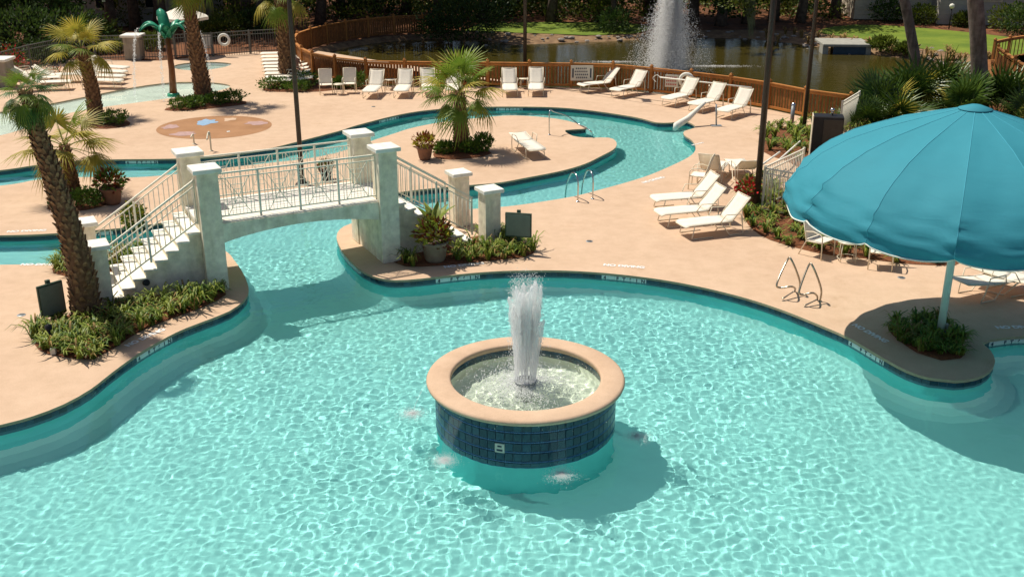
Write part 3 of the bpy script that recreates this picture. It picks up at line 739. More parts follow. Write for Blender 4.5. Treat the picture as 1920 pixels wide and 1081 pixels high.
def drops(name, pts, sizes, mat, parent=None, loc=None, stretch=1.6):
    n = len(pts); T = np.array([(1, 0, -.5), (-.5, .87, -.5), (-.5, -.87, -.5), (0, 0, stretch)])
    rs = np.random.RandomState(3); ang = rs.uniform(0, 6.28, n); c, s = np.cos(ang), np.sin(ang)
    V = np.zeros((n, 4, 3))
    for k in range(4):
        V[:, k, 0] = pts[:, 0] + sizes * (T[k, 0] * c - T[k, 1] * s); V[:, k, 1] = pts[:, 1] + sizes * (T[k, 0] * s + T[k, 1] * c); V[:, k, 2] = pts[:, 2] + sizes * T[k, 2]
    base = (np.arange(n) * 4)[:, None, None]
    F = (np.array([[0, 1, 3], [1, 2, 3], [2, 0, 3], [2, 1, 0]])[None] + base).reshape(-1, 3)
    me = bpy.data.meshes.new(name); me.vertices.add(n * 4); me.vertices.foreach_set('co', V.reshape(-1))
    me.loops.add(len(F) * 3); me.loops.foreach_set('vertex_index', F.reshape(-1).astype(np.int32))
    me.polygons.add(len(F)); me.polygons.foreach_set('loop_start', np.arange(0, len(F) * 3, 3, dtype=np.int32)); me.update(calc_edges=True)
    me.materials.append(mat); return link(name, me, parent, loc)
rs = np.random.RandomState(11)
# main jet: streams rising from the ring, foamy and broken at the top
jm = MB()
for k in range(22):
    a = 2 * math.pi * k / 22 + rs.uniform(-.06, .06); H1 = rs.uniform(1.15, 1.9); P = []; rad = []; NN = 30
    lean = rs.normal(0, .05, 2)
    for i in range(NN + 1):
        t = i / NN; r0 = .17 + .055 * t + .03 * noise.noise(Vector((k * 3.1, t * 5, 0))) * t
        P.append((r0 * math.cos(a + .12 * t * noise.noise(Vector((k, t * 4, 7)))) + lean[0] * t * t, r0 * math.sin(a) + lean[1] * t * t, .58 + H1 * t))
        rad.append((.009 + .026 * t ** .7) * (1 + .95 * noise.noise(Vector((k * 7.7, t * 30, 3)))) * (1 if i < NN else .35))
    jm.tube(P, rad, 7)
for k in range(4):
    P = []; rad = []; H1 = rs.uniform(1.2, 1.6); x, y = rs.normal(0, .07, 2)
    for i in range(20):
        t = i / 19; P.append((x + .04 * noise.noise(Vector((k, t * 6, 0))), y + .04 * noise.noise(Vector((k, t * 6, 9))), .75 + H1 * t)); rad.append(.05 * (1 + .6 * noise.noise(Vector((k * 5, t * 18, 1)))) * min(1, 4 * (1 - t) + .2) * min(1, t * 4 + .2))
    jm.tube(P, rad, 8)
jt = thing('fountain_jet', 'foaming white water jet rising from the nozzle ring of the round basin', 'water jet', FC)
jm.build('water_column', spray_mat('jet_water', .52, (.99, .99, .99)), jt)
N_ = 14000; u = rs.beta(2.4, 1.3, N_); a0 = rs.uniform(0, 6.28, N_)
rr = np.abs(.215 * u + rs.normal(0, .02 + .05 * u ** 2, N_))
pts = np.stack([rr * np.cos(a0), rr * np.sin(a0), .6 + u * rs.uniform(1.45, 2.0, N_)], 1)
n2 = 2200; f = rs.uniform(0, 1, n2); ang = rs.uniform(0, 6.28, n2); q = .23 + rs.gamma(2, .035, n2) * (1.2 - f)
pts = np.concatenate([pts, np.stack([q * np.cos(ang), q * np.sin(ang), .55 + f * 1.6], 1)])
drops('droplets', pts, rs.uniform(.003, .008, len(pts)), M['spray'], jt, None, 2.6)['kind'] = 'stuff'
# froth on the water where it lands
def froth(name, c, r, n, sz, label, z, seed, parent=None):
    r_ = np.random.RandomState(seed); a = r_.uniform(0, 6.28, n); d = r * np.abs(r_.normal(0, .5, n))
    zz = z + .010 + np.abs(r_.normal(0, .016, n)) * np.exp(-d / r)
    o = drops(name, np.stack([d * np.cos(a), d * np.sin(a), zz], 1), r_.uniform(.4, 1, n) * sz, M['spray'], parent, c, .8); recv(o)
    if label: tag(o, label, 'froth', 'froth patches round the basin', 'stuff')
    return o
froth('froth', (0, 0, 0), 1.05, 9000, .014, None, .525, 5, ft)['kind'] = 'stuff'
for k, (a, lb) in enumerate(zip(spill, ('white froth below the lower left spillway of the round basin', 'white froth below the front spillway of the round basin', 'white froth below the right spillway of the round basin', 'small white froth at the far left side of the round basin'))):
    c = FC + Vector((math.cos(a), math.sin(a), 0)) * 2.0; froth('froth', (c.x, c.y, WATER_Z), .26, 3200, .007, lb, .0, 20 + k)
    # thin falling sheet
    s_ = MB(); wv = Vector((-math.sin(a), math.cos(a), 0)); dr = Vector((math.cos(a), math.sin(a), 0)); nx = 12; nzv = 14; P = []
    for i in range(nzv + 1):
        t = i / nzv
        for j in range(nx + 1):
            w = (j / nx - .5) * (.30 - .10 * t); P.append(dr * (RW + .02 + .42 * t) + wv * w + Vector((0, 0, TOPZ - .12 - .70 * t * t - .02 * t + .006 * noise.noise(Vector((j * .9, i * .25, k * 5))))) + dr * .02 * noise.noise(Vector((j * .8, i * .2, k))))
    s_.add(P, [(i * (nx + 1) + j, i * (nx + 1) + j + 1, (i + 1) * (nx + 1) + j + 1, (i + 1) * (nx + 1) + j) for i in range(nzv) for j in range(nx)], True)
    sheet_m = M.get('sheet') or spray_mat('falling_water', .10); M['sheet'] = sheet_m
    o = s_.build('falling_water', sheet_m, None, FC)
    tag(o, 'thin sheet of water falling from the %s spillway of the round basin' % ('lower left', 'front', 'right', 'far left')[k], 'waterfall')

# ------------------------------------------------------------------ teal umbrella
UC = G(1762, 642) + Vector((.0, .05, 0))
um = thing('sunshade_umbrella', 'huge teal canvas umbrella on a pale pole over the pool peninsula', 'umbrella', UC)
prof = [(.0, 4.76), (.16, 4.74), (.42, 4.66), (.9, 4.52), (1.6, 4.30), (2.2, 4.05), (2.65, 3.78), (2.98, 3.50), (3.2, 3.22), (3.30, 2.98), (3.29, 2.76)]
NP = 14; ph0 = R(-113)
def canvas_pt(r, z, a, t):
    # t = 0..1 across a panel; canvas bellies between the ribs
    s = math.sin(math.pi * t); rf = r * (1 + .010 * s * (r > 1)) - .0
    rr_ = r * (math.cos(math.pi / NP) / math.cos(abs(t - .5) * 2 * math.pi / NP) * .45 + .55) if r > .5 else r
    zz = z - .07 * s * (r / 3.3) * (z < 4.5)
    if z < 2.80: zz = z - .13 * math.sin(math.pi * t) ** .6 + .06
    elif z < 3.05: zz = z - .06 * s
    wr = (.016 + .03 * math.exp(-(min(t, 1 - t) / .13) ** 2)) * math.sin(z * 24 + a * 9 + 3 * noise.noise(Vector((a * 5, 0, 0)))) * (r > 2.95) + .03 * noise.noise(Vector((a * 6, z * 3, 0))) * (r > 1.5)
    return ((rr_ + wr) * math.cos(a), (rr_ + wr) * math.sin(a), zz)
can = bpy.data.objects.new('canopy', None); col.objects.link(can); can.parent = um
fine = []
for i in range(len(prof) - 1):
    for k in range(3):
        t = k / 3; fine.append((prof[i][0] * (1 - t) + prof[i + 1][0] * t, prof[i][1] * (1 - t) + prof[i + 1][1] * t))
fine.append(prof[-1])
for p_ in range(NP):
    A0 = ph0 + 2 * math.pi * p_ / NP; nt2 = 14; P = []
    for r, z in fine:
        for j in range(nt2 + 1):
            t = j / nt2; P.append(canvas_pt(r, z, A0 + 2 * math.pi / NP * t, t))
    F = [(i * (nt2 + 1) + j, (i + 1) * (nt2 + 1) + j, (i + 1) * (nt2 + 1) + j + 1, i * (nt2 + 1) + j + 1) for i in range(len(fine) - 1) for j in range(nt2)]
    MB().add(P, F, True).build('canopy_panel', M['canvas'], can)
    # raised seam and pale hem piping
    MB().tube([Vector(canvas_pt(r, z, A0, 0)) + Vector((0, 0, .001)) for r, z in fine[3:]], .007, 5).build('seam', M['seam'], can)
    hem = [canvas_pt(prof[-1][0], prof[-1][1], A0 + 2 * math.pi / NP * j / nt2, j / nt2) for j in range(nt2 + 1)]
    MB().tube(hem, .014, 6).build('hem', M['cap'], can)
    MB().tube([(.12 * math.cos(A0), .12 * math.sin(A0), 4.60), (3.15 * math.cos(A0), 3.15 * math.sin(A0), 3.12)], .022, 6).build('rib', M['galv'], um)
    MB().tube([(.12 * math.cos(A0), .12 * math.sin(A0), 3.2), (2.3 * math.cos(A0), 2.3 * math.sin(A0), 3.50)], .016, 6).build('strut', M['galv'], um)
MB().lathe([(.0, 4.80), (.10, 4.790), (.30, 4.722), (.305, 4.712), (.28, 4.700)], 36).build('top_cap', M['canvas'], um)
MB().tube([(0, 0, 0), (0, 0, 4.7)], .075, 20).build('pole', pmat('pale_green_pole', (.58, .68, .62), .4, .06, 3), um)
MB().lathe([(.09, .02), (.17, .02), (.17, .06), (.10, .08)], 24).box((.10, -.02, .30), (.05, .05, .2)).build('base_collar', M['galv'], um)
P3x = lambda x, y: (x - UC.x) ** 2 + (y - UC.y) ** 2 < .02
grasses(B3, 42, 31, 'dark strappy grass in the bed round the teal umbrella pole', P3x, hgt=.34, spread=.30)

# ------------------------------------------------------------------ lamp posts
def lamp_post(p, r, label, h=11, base=True):
    t = thing('lamp_post', label, 'lamp post', p, 0, 'dark metal lamp posts')
    MB().tube([(0, 0, 0), (0, 0, h * .5), (0, 0, h)], [r, r * .9, r * .75], 16).build('pole', M['pole'], t)
    if base: MB().box((0, 0, .02), (r * 5, r * 5, .04), bev=.01).lathe([(r * 1.7, .04), (r * 1.6, .16), (r * 1.05, .2)], 16).build('base', M['pole'], t)
    MB().box((0, -.3, h), (.35, .7, .14), bev=.03).build('lamp_head', M['pole'], t)
lamp_post(G(567, 345), .075, 'dark lamp post standing on the river island behind the footbridge')
lamp_post(G(984, 159), .085, 'dark lamp post between the two loungers at the wooden fence')
lamp_post(G(1417, 397), .09, 'thick dark lamp post beside the flower planter and cream gate', base=False)
lamp_post(G(1506, 254), .075, 'dark lamp post in the planting bed by the black cabinet')
lamp_post(G(556, 140), .055, 'slim dark lamp post behind the palm at the fence bend')

# ------------------------------------------------------------------ palms
def frond_mesh(name, mat, Lp, Rb, nl, droop, seed, w=.035):
    r = random.Random(seed); mb = MB()
    pt = [Vector((Lp * t, 0, .10 * math.sin(t * 1.5) * Lp - droop * .25 * Lp * t * t)) for t in (0, .25, .5, .75, 1)]
    mb.tube(pt, [.018, .015, .012, .010, .008], 4, mi=1)
    b = pt[-1]; dirn = (pt[-1] - pt[-2]).normalized()
    for k in range(nl):
        f = (k + .5) / nl; a = (f - .5) * R(285); L = Rb * (1 - .35 * abs(f - .5) * 2) * r.uniform(.85, 1.08)
        d = Vector((math.cos(a) * dirn.x, math.sin(a), dirn.z * math.cos(a))).normalized()
        s0 = Vector((-math.sin(a), math.cos(a), 0)); zf = .03 if k % 2 else -.03
        ww = w * r.uniform(.8, 1.1)
        P = []
        for t, wd in ((.02, .25), (.35, 1), (.7, .8), (1.0, .08)):
            c = b + d * (L * t) + Vector((0, 0, -droop * L * t ** 2.4 * r.uniform(.85, 1.15) + zf * .5 * t - .12 * abs(math.sin(a)) * t * L))
            P += [c - s0 * ww * wd * .5, c + Vector((0, 0, .012 * wd)), c + s0 * ww * wd * .5]
        F = []
        for q in range(3):
            e = q * 3; F += [(e, e + 1, e + 4, e + 3), (e + 1, e + 2, e + 5, e + 4)]
        mb.add(P, F, True)
    return mb.mesh(name, [mat, M['petiole']])
FR = {}; M['palmetto'] = pmat('palmetto_frond', (.012, .045, .010), .35, .4, 3, c2=(.10, .16, .02), trans=.15, objvar=.35)
for key, mat in (('g', M['frond']), ('y', M['frond_y']), ('d', M['frond_d'])):
    FR[key] = [frond_mesh('frond', mat, .85, .85, 30, dr, 50 + i, .045) for i, dr in enumerate((.15, .35, .75))]
FR['p'] = [frond_mesh('frond', M['palmetto'], .8, .95, 20, dr, 70 + i, .07) for i, dr in enumerate((.02, .25, .5))]
def palm(name, label, path, radii, n, mix, size=1.0, el=(-50, 80), boots=True, nb=230, seed=1, skirtn=0, squeeze=1.0, bootsz=1.0):
    r = random.Random(seed); base = path[0]
    t = thing(name, label, 'palm tree', base)
    pl = [p - base for p in path]
    fine_, rad_ = [], []
    n_ = len(pl)
    for i in range(n_ - 1):
        for k in range(6):
            q = k / 6; fine_.append(pl[i].lerp(pl[i + 1], q)); rad_.append(radii[i] * (1 - q) + radii[i + 1] * q)
    fine_.append(pl[-1]); rad_.append(radii[-1])
    # smooth the bend
    for _ in range(4): fine_ = [fine_[0]] + [(fine_[i - 1] + fine_[i] * 2 + fine_[i + 1]) / 4 for i in range(1, len(fine_) - 1)] + [fine_[-1]]
    MB().tube([p + Vector((0, 0, -.03 if i == 0 else 0)) for i, p in enumerate(fine_)], [q * .86 for q in rad_], 14).build('trunk', M['trunk'], t)
    if boots:
        mb = MB()
        for k in range(nb):
            f = (k + .5) / nb; i = f * (len(fine_) - 1.001); i0 = int(i); c = fine_[i0].lerp(fine_[i0 + 1], i - i0); rd = rad_[i0] * .86
            axv = (fine_[i0 + 1] - fine_[i0]).normalized(); a = k * 2.39996 + r.uniform(-.2, .2)
            u = axv.orthogonal().normalized(); v = axv.cross(u); d = u * math.cos(a) + v * math.sin(a); sd = axv.cross(d)
            h = r.uniform(.10, .17) * bootsz; w = r.uniform(.045, .07) * bootsz; o_ = r.uniform(.03, .075) * bootsz
            b = c + d * (rd - .015)
            mb.add([b - sd * w - axv * h * .4, b + sd * w - axv * h * .4, b + d * o_ + axv * h * .55 - sd * w * .45, b + d * o_ + axv * h * .55 + sd * w * .45, b + d * (o_ - .02) + axv * h * .6, b + axv * h * .3],
                   [(0, 1, 3, 2), (2, 3, 4), (0, 2, 4, 5), (1, 5, 4, 3)])
        mb.build('trunk_boots', M['boot'], t, kind='stuff')
    topv = fine_[-1]; axv = (fine_[-1] - fine_[-4]).normalized()
    for k in range(n):
        f = (k + .5) / n; e = R(el[1] + (el[0] - el[1]) * f ** .8 + r.uniform(-8, 8)); az = k * 2.39996 + r.uniform(-.25, .25)
        ky = mix(f, r); me = FR[ky][0 if e > R(35) else (1 if e > R(-5) else 2)]
        s_ = size * r.uniform(.85, 1.1)
        o = link('frond', me, t, topv - axv * .1 * (f) , None, (s_, s_, s_))
        o.rotation_euler = (r.uniform(-.3, .3), -e, az)
        o.rotation_mode = 'XYZ'
    return t
def trunk_path(base_px, pts, lean_y=0):
    b = G(*base_px); out = [b]
    for i, (x, y) in enumerate(pts): out.append(W(x, y, b.y + lean_y * (i + 1) / len(pts)))
    return out
palm('leaning_palm', 'tall leaning palm with rough dark trunk in the near left bed', trunk_path((163, 600), [(152, 500), (122, 400), (92, 310), (66, 235), (48, 172)]), [.36, .30, .25, .20, .16, .10], 30,
     lambda f, r: 'd' if r.random() < .55 else 'g', .43, (-72, 62), seed=3, nb=420, bootsz=1.05)
palm('small_palm', 'short yellow green palm on the left river island', trunk_path((140, 372), [(132, 330), (120, 272)]), [.24, .21, .16], 18,
     lambda f, r: 'y' if f > .12 else 'g', 1.0, (-28, 72), seed=5, nb=130)
palm('medium_palm', 'yellowish palm beside the toddler splash pool', trunk_path((180, 220), [(172, 160), (152, 90)]), [.33, .27, .2], 17, lambda f, r: 'y' if r.random() < .7 else 'g', .92, (-25, 80), seed=8, nb=230, bootsz=1.2)
palm('tall_palm', 'tall palm with reddish brown trunk in the hedge bed by the toddler pool', trunk_path((384, 190), [(370, 110), (357, 30), (344, -48)]), [.42, .34, .27, .22], 20, lambda f, r: 'y' if r.random() < .5 else 'g', 1.0, (-60, 80), seed=9, nb=330, bootsz=1.3)
palm('fence_palm', 'palm with cut boots at the bend of the wooden fence', trunk_path((540, 152), [(533, 80), (524, -12)]), [.42, .34, .28], 20, lambda f, r: 'y' if r.random() < .35 else 'g', 1.0, (-60, 80), seed=10, nb=240, bootsz=1.3)
palm('island_palm', 'green fan palm standing on the oval river island', trunk_path((866, 284), [(864, 235), (862, 172)]), [.34, .26, .18], 24, lambda f, r: 'g' if r.random() < .6 else 'y', 1.0, (-30, 85), seed=12, nb=130, bootsz=1.1)

# plastic spraying palm in the toddler pool
pb = G(325, 176); pt = thing('spray_palm', 'artificial green and brown spray palm in the toddler pool', 'water feature', pb)
tp = [Vector((0, 0, -.16)), W(322, 130, pb.y) - pb, W(314, 70, pb.y) - pb]
MB().tube(tp, [.17, .13, .11], 14).build('trunk', M['playtrunk'], pt)
MB().lathe([(.27, -.16), (.25, .02), (.18, .05)], 20).build('base', M['playleaf'], pt)
for k in range(7):
    a = k * 2 * math.pi / 7 + .3; L = 1.45; P = []; nseg = 9; e0 = .95 if k != 2 else 1.5
    for i in range(nseg + 1):
        t = i / nseg; c = Vector((math.cos(a), math.sin(a), 0)) * (L * (t * .85)) + Vector((0, 0, e0 * math.sin(t * 2.4) * .85 - .25 * t)); w = .30 * math.sin(math.pi * min(1, t * .9 + .1)) ** .7 * (1 - t * .55)
        sd = Vector((-math.sin(a), math.cos(a), 0)); P += [c - sd * w - Vector((0, 0, w * .5)), c + Vector((0, 0, .02)), c + sd * w - Vector((0, 0, w * .5)), c - Vector((0, 0, .04))]
    F = []
    for i in range(nseg):
        b = i * 4; F += [(b, b + 1, b + 5, b + 4), (b + 1, b + 2, b + 6, b + 5), (b + 2, b + 3, b + 7, b + 6), (b + 3, b, b + 4, b + 7)]
    MB().add(P, F, True).build('leaf', M['playleaf'], pt, tp[-1])
pw = []
for k in range(7):
    a = k * 2 * math.pi / 7 + .3
    for i in range(260):
        t = rs.uniform(0, 1) ** .6; d = 1.25 + .5 * t
        pw.append((d * math.cos(a) + rs.normal(0, .03), d * math.sin(a) + rs.normal(0, .03), tp[-1].z + .35 - (tp[-1].z + .4) * t * t))
o = drops('palm_water_spray', np.array(pw), rs.uniform(.006, .016, len(pw)), M['spray'], None, pb, 3); tag(o, 'thin water streams falling from the leaves of the artificial spray palm', 'water spray')

# ------------------------------------------------------------------ shrubs, potted plants
def leafball(mb, c, rx, ry, rz_, n, ls, r, aspect=.45, core=.35, mi=0, up=.3):
    for _ in range(n):
        while True:
            v = Vector((r.uniform(-1, 1), r.uniform(-1, 1), r.uniform(-1, 1)))
            if core < v.length < 1: break
        q = 1 + .45 * noise.noise(v * 2.1 + Vector(c))
        p = Vector((c[0] + v.x * rx * q, c[1] + v.y * ry * q, c[2] + v.z * rz_ * q))
        d = (v + Vector((r.uniform(-.6, .6), r.uniform(-.6, .6), r.uniform(-.3, .6) + up))).normalized(); s = d.orthogonal().normalized()
        s = (Matrix.Rotation(r.uniform(0, 6.28), 3, d) @ s); L = ls * r.uniform(.6, 1.25); nn = d.cross(s)
        mb.add([p, p + d * L * .5 + s * L * aspect * .5 + nn * L * .08, p + d * L, p + d * L * .5 - s * L * aspect * .5 + nn * L * .08], [(0, 1, 2, 3)], True, mi)
def shrub(name, label, p, rx, ry, h, n, ls, mats, seed, group=None, cat='shrub'):
    r = random.Random(seed); t = thing(name, label, cat, p, 0, group)
    mb = MB(); leafball(mb, (0, 0, h * .52), rx, ry, h * .5, n, ls, r, mi=0)
    if isinstance(mats, list) and len(mats) > 1: mb.mi = [r.randrange(len(mats)) for _ in mb.mi]
    mb.build('foliage', mats, t)
    st = MB()
    for k in range(4):
        a = r.uniform(0, 6.28); st.tube([(0, 0, 0), (rx * .5 * math.cos(a), ry * .5 * math.sin(a), h * .55)], [.02, .008], 5)
    st.build('stem', M['bark'], t)
    return t
def potplant(p, label, potm, s=1.0, tall=False, seed=1, mats=None, pot_prof=None):
    r = random.Random(seed); t = thing('potted_plant', label, 'potted plant', p)
    MB().lathe([(0, .0), (.20 * s, .0), (.24 * s, .10 * s), (.30 * s, .42 * s), (.345 * s, .46 * s), (.345 * s, .52 * s), (.30 * s, .52 * s), (.28 * s, .46 * s), (0, .46 * s)], 28).build('pot', potm, t)
    mb = MB(); leafball(mb, (0, 0, .72 * s), .40 * s, .40 * s, .30 * s, 420, .17 * s, r, .45, .2)
    mb.mi = [r.randrange(2) for _ in mb.mi]; mb.build('foliage', mats or [M['croton_r'], M['croton_y']], t)
    if tall:
        lf = MB()
        for k in range(7):
            a = r.uniform(0, 6.28); L = r.uniform(.5, .75); P = []
            for i in range(7):
                q = i / 6; c = Vector((math.cos(a), math.sin(a), 0)) * (.42 * q * q + .1 * q) + Vector((0, 0, .75 * s + L * q - .12 * q * q)); w = .11 * math.sin(math.pi * min(1, q * .9 + .08)); sd = Vector((-math.sin(a), math.cos(a), 0))
                P += [c - sd * w, c - Vector((0, 0, .02)), c + sd * w]
            lf.add(P, [(i * 3 + j, i * 3 + j + 1, i * 3 + j + 4, i * 3 + j + 3) for i in range(6) for j in range(2)], True)
        lf.build('banana_leaf', M['grassy'], t)
    return t
potplant(G(816, 490), 'large stone pot of red and yellow croton with banana leaves beside the bridge stairs', M['stonepot'], 1.05, True, 4)
potplant(G(797, 299), 'terracotta pot with croton beside the island palm', M['terra'], .85, False, 6)
potplant(G(1402, 392), 'wide dark planter of red flowers beside the thick lamp post', M['terra'], .82, False, 7, [M['flower'], M['shrub']])
potplant(G(212, 382), 'dark leafy croton pot behind the left bridge stairs', M['terra'], .95, False, 9, [M['croton_r'], M['shrub']])
potplant(G(612, 337), 'small dark pot plant seen through the bridge railing', M['black'], .6, False, 10, [M['croton_r'], M['shrub']])
grasses(B1, 110, 21, 'strappy green border grass in the near left mulch bed', lambda x, y: onbridge(x, y) or ((x + 8.96) ** 2 + (y - 20.8) ** 2) < .2, hgt=.36, spread=.34, inset=.24)
grasses(B2, 70, 22, 'bright green border grass in front of the right bridge stairs', lambda x, y: onbridge(x, y) or (Vector((x, y, 0)) - G(816, 490)).length < .42, hgt=.38, spread=.34, inset=.24)
grasses(B8, 45, 23, 'green border grass round the lamp post by the black cabinet', hgt=.45, spread=.4, inset=.5, w=.024)
grasses(B9, 52, 24, 'green border grass along the cream gate behind the umbrella', hgt=.40, spread=.38, inset=.42, w=.02)
grasses(B11, 34, 26, 'green border grass behind the left bridge stairs', onbridge, hgt=.33, spread=.3, inset=.2)
for k, (x, y, w, h, lb) in enumerate([(834, 289, .33, .42, 'low shrub left of the island palm trunk'), (884, 288, .4, .45, 'low shrub right of the island palm trunk'), (905, 284, .35, .6, 'taller dark shrub at the right end of the island palm bed'),
                                  (345, 204, .55, .45, 'clipped hedge shrub at the left end of the tall palm bed'), (368, 201, .5, .45, 'clipped hedge shrub just left of the tall palm'), (408, 197, .45, .5, 'clipped hedge shrub right of the tall palm trunk'), (436, 193, .55, .5, 'clipped hedge shrub at the right end of the tall palm bed'),
                                  (214, 234, .55, .55, 'round shrub beside the medium yellowish palm'), (118, 388, .35, .35, 'low shrub at the foot of the small island palm'), (165, 386, .5, .5, 'dark shrub right of the small island palm'),
                                  (515, 167, .7, .5, 'spreading shrub left of the fence palm'), (575, 160, .8, .6, 'spreading shrub between the fence palm and first armchair'), (560, 170, .6, .45, 'low shrub in front of the fence palm'), (668, 165, .5, .7, 'shrub against the wooden fence behind the armchairs'), (638, 166, .3, .5, 'pale shrub between the two armchairs'),
                                  (255, 432, .3, .7, 'leafy croton between the left bridge stair railings')]):
    shrub('shrub', lb, G(x, y), w, w * .8, h, 950, .11, [M['shrub'], M['croton_y']] if k in (15,) else M['shrub'], 60 + k)

# ------------------------------------------------------------------ pool furniture
def make_chaise(back=48, flat=False):
    t = bpy.data.objects.new('sun_lounger', None); col.objects.link(t)
    w = .31; z = .37; b = R(back); L = .78
    hd = Vector((-math.cos(b) * L, 0, math.sin(b) * L))
    for s in (-1, 1):
        MB().tube([(0, s * w, z), (1.22, s * w, z), (1.30, s * w, z - .02), (1.32, s * w * .9, z - .05)], .017, 6).build('side_rail', M['frame'], t)
        MB().tube([(0, s * w, z), (hd.x, s * w, z + hd.z)], .017, 6).build('back_rail', M['frame'], t)
        MB().tube([(1.08, s * w, z), (1.16, s * (w + .02), .02), (1.10, s * (w + .02), .015), (.55, s * (w + .02), .015)], .014, 6).build('leg', M['frame'], t)
        MB().tube([(.32, s * w, z), (.05, s * (w + .02), .015), (-.35, s * (w + .02), .015), (-.30, s * (w + .05), z * .6), (-.22, s * (w + .06), z + .20), (.22, s * (w + .06), z + .22), (.34, s * w, z)], .014, 6).build('arm_leg', M['frame'], t)
    MB().tube([(1.32, -w * .9, z - .05), (1.32, w * .9, z - .05)], .016, 6).build('cross_bar', M['frame'], t)
    for A_, B_ in (((.0, -w, z - .01), (0, w, z - .01)), ((.6, -w, z - .03), (.6, w, z - .03)), ((hd.x, -w, z + hd.z), (hd.x, w, z + hd.z))): MB().tube([A_, B_], .014, 6).build('cross_bar', M['frame'], t)
    def sheet(pa):
        P = []; n = len(pa)
        for dz in (0, -.012):
            for p in pa:
                for j in range(5):
                    q = j / 4 * 2 - 1; P.append((p[0], q * (w - .005), p[1] - .018 * (1 - q * q) + dz))
        m_ = n * 5; F = [(i * 5 + j, (i + 1) * 5 + j, (i + 1) * 5 + j + 1, i * 5 + j + 1) for i in range(n - 1) for j in range(4)]
        F += [(m_ + i * 5 + j, m_ + i * 5 + j + 1, m_ + (i + 1) * 5 + j + 1, m_ + (i + 1) * 5 + j) for i in range(n - 1) for j in range(4)]
        F += [(i * 5, m_ + i * 5, m_ + (i + 1) * 5, (i + 1) * 5) for i in range(n - 1)] + [(i * 5 + 4, (i + 1) * 5 + 4, m_ + (i + 1) * 5 + 4, m_ + i * 5 + 4) for i in range(n - 1)]
        F += [(j, j + 1, m_ + j + 1, m_ + j) for j in range(4)] + [((n - 1) * 5 + j, m_ + (n - 1) * 5 + j, m_ + (n - 1) * 5 + j + 1, (n - 1) * 5 + j + 1) for j in range(4)]
        return MB().add(P, F, True)
    sheet([(.02 + 1.20 * i / 8, z + .016) for i in range(9)] + [(1.285, z), (1.315, z - .04)]).build('seat_sling', M['sling'], t)
    sheet([(-.01 + hd.x * i / 8, z + .02 + hd.z * i / 8 - .02 * math.sin(math.pi * i / 8)) for i in range(9)]).build('back_sling', M['sling'], t)
    if not flat: [MB().tube([(hd.x * .55, q_ * w, z + hd.z * .55), (-.35, q_ * w, .05)], .010, 5).build('back_prop', M['frame'], t) for q_ in (-1, 1)]
    return t
CHA = {50: make_chaise(50), 8: make_chaise(8, True), 30: make_chaise(32)}
used = set()
def chaise(foot, hinge, label, back=50, group='cream sling sun loungers', z=.37):
    f, h = G(foot[0], foot[1], z), G(hinge[0], hinge[1], z)
    d = f - h; rz = math.atan2(d.y, d.x)
    o = CHA[back] if back not in used else copy_tree(CHA[back]); used.add(back)
    dn = d.normalized(); hp = f - dn * 1.31
    o.location = (hp.x, hp.y, 0); o.rotation_euler = (0, 0, rz + rnd.uniform(-.06, .06))
    return tag(o, label, 'sun lounger', group)
chaise((1280, 420), (1370, 408), 'nearest cream sun lounger of the three by the lamp post')
chaise((1236, 398), (1322, 389), 'middle cream sun lounger of the three by the lamp post')
chaise((1226, 371), (1305, 365), 'third cream sun lounger from the camera near the round end of the river')
chaise((1088, 158), (1130, 154), 'cream lounger at the fence in front of the white notice board')
chaise((1155, 168), (1198, 158), 'cream lounger at the fence to the right of the white notice board')
chaise((1252, 184), (1302, 171), 'cream lounger at the fence in front of the life ring')
chaise((1300, 194), (1345, 183), 'cream lounger at the fence behind the white pool lift arm')
chaise((1352, 206), (1400, 193), 'cream lounger at the fence beside the thick lamp post, last of its row')
chaise((692, 170), (706, 158), 'cream lounger facing the pool just right of the armchairs')
chaise((752, 169), (759, 158), 'cream lounger facing the pool between side table and island palm')
chaise((803, 167), (803, 158), 'cream lounger partly hidden behind the left side of the island palm crown')
chaise((852, 167), (850, 158), 'cream lounger mostly hidden behind the island palm crown')
chaise((954, 167), (955, 157), 'cream lounger just left of the post with the small table between')
chaise((1006, 166), (1005, 156), 'cream lounger right of the lamp post at the fence')
chaise((1010, 279), (985, 264), 'cream lounger lying flat on the river island beside the palm shadow', 8)
chaise((1372, 297), (1398, 318), 'cream lounger seen from behind with brown shaded back by the flower planter', 30)
chaise((1350, 300), (1332, 320), 'cream lounger seen from behind beyond the nearer armchair by the river', 50)
chaise((1930, 512), (1880, 520), 'cream lounger at the right picture edge behind the umbrella pole', 8)
chaise((2010, 540), (1950, 528), 'second cream lounger by the right picture edge', 8)
for k in range(9):
    y = 100 + k * 6.3
    nm = ('rearmost', 'second rearmost', 'third rearmost', 'fourth rearmost', 'middle', 'fourth nearest', 'third nearest', 'second nearest', 'nearest')[k]
    chaise((488 + k * 1.2, y), (515 + k * 1.0, y - .5), nm + ' lounger of the tight row left of the fence palm', 8, 'flat loungers in a tight row by the fence palm')
for k in range(4):
    chaise((236 - k * 3, 126 + k * 8), (203 - k * 4, 124 + k * 8.5), ('rearmost', 'second', 'third', 'nearest')[k] + ' lounger of the sunlit row right of the yellowish palm', 30)
for k, (x, y) in enumerate([(132, 152), (112, 144), (98, 134), (150, 138)]):
    chaise((x, y), (x - 38, y + 1), ('nearest', 'second', 'third', 'rearmost')[k] + ' lounger of the shaded row left of the yellowish palm', 30)

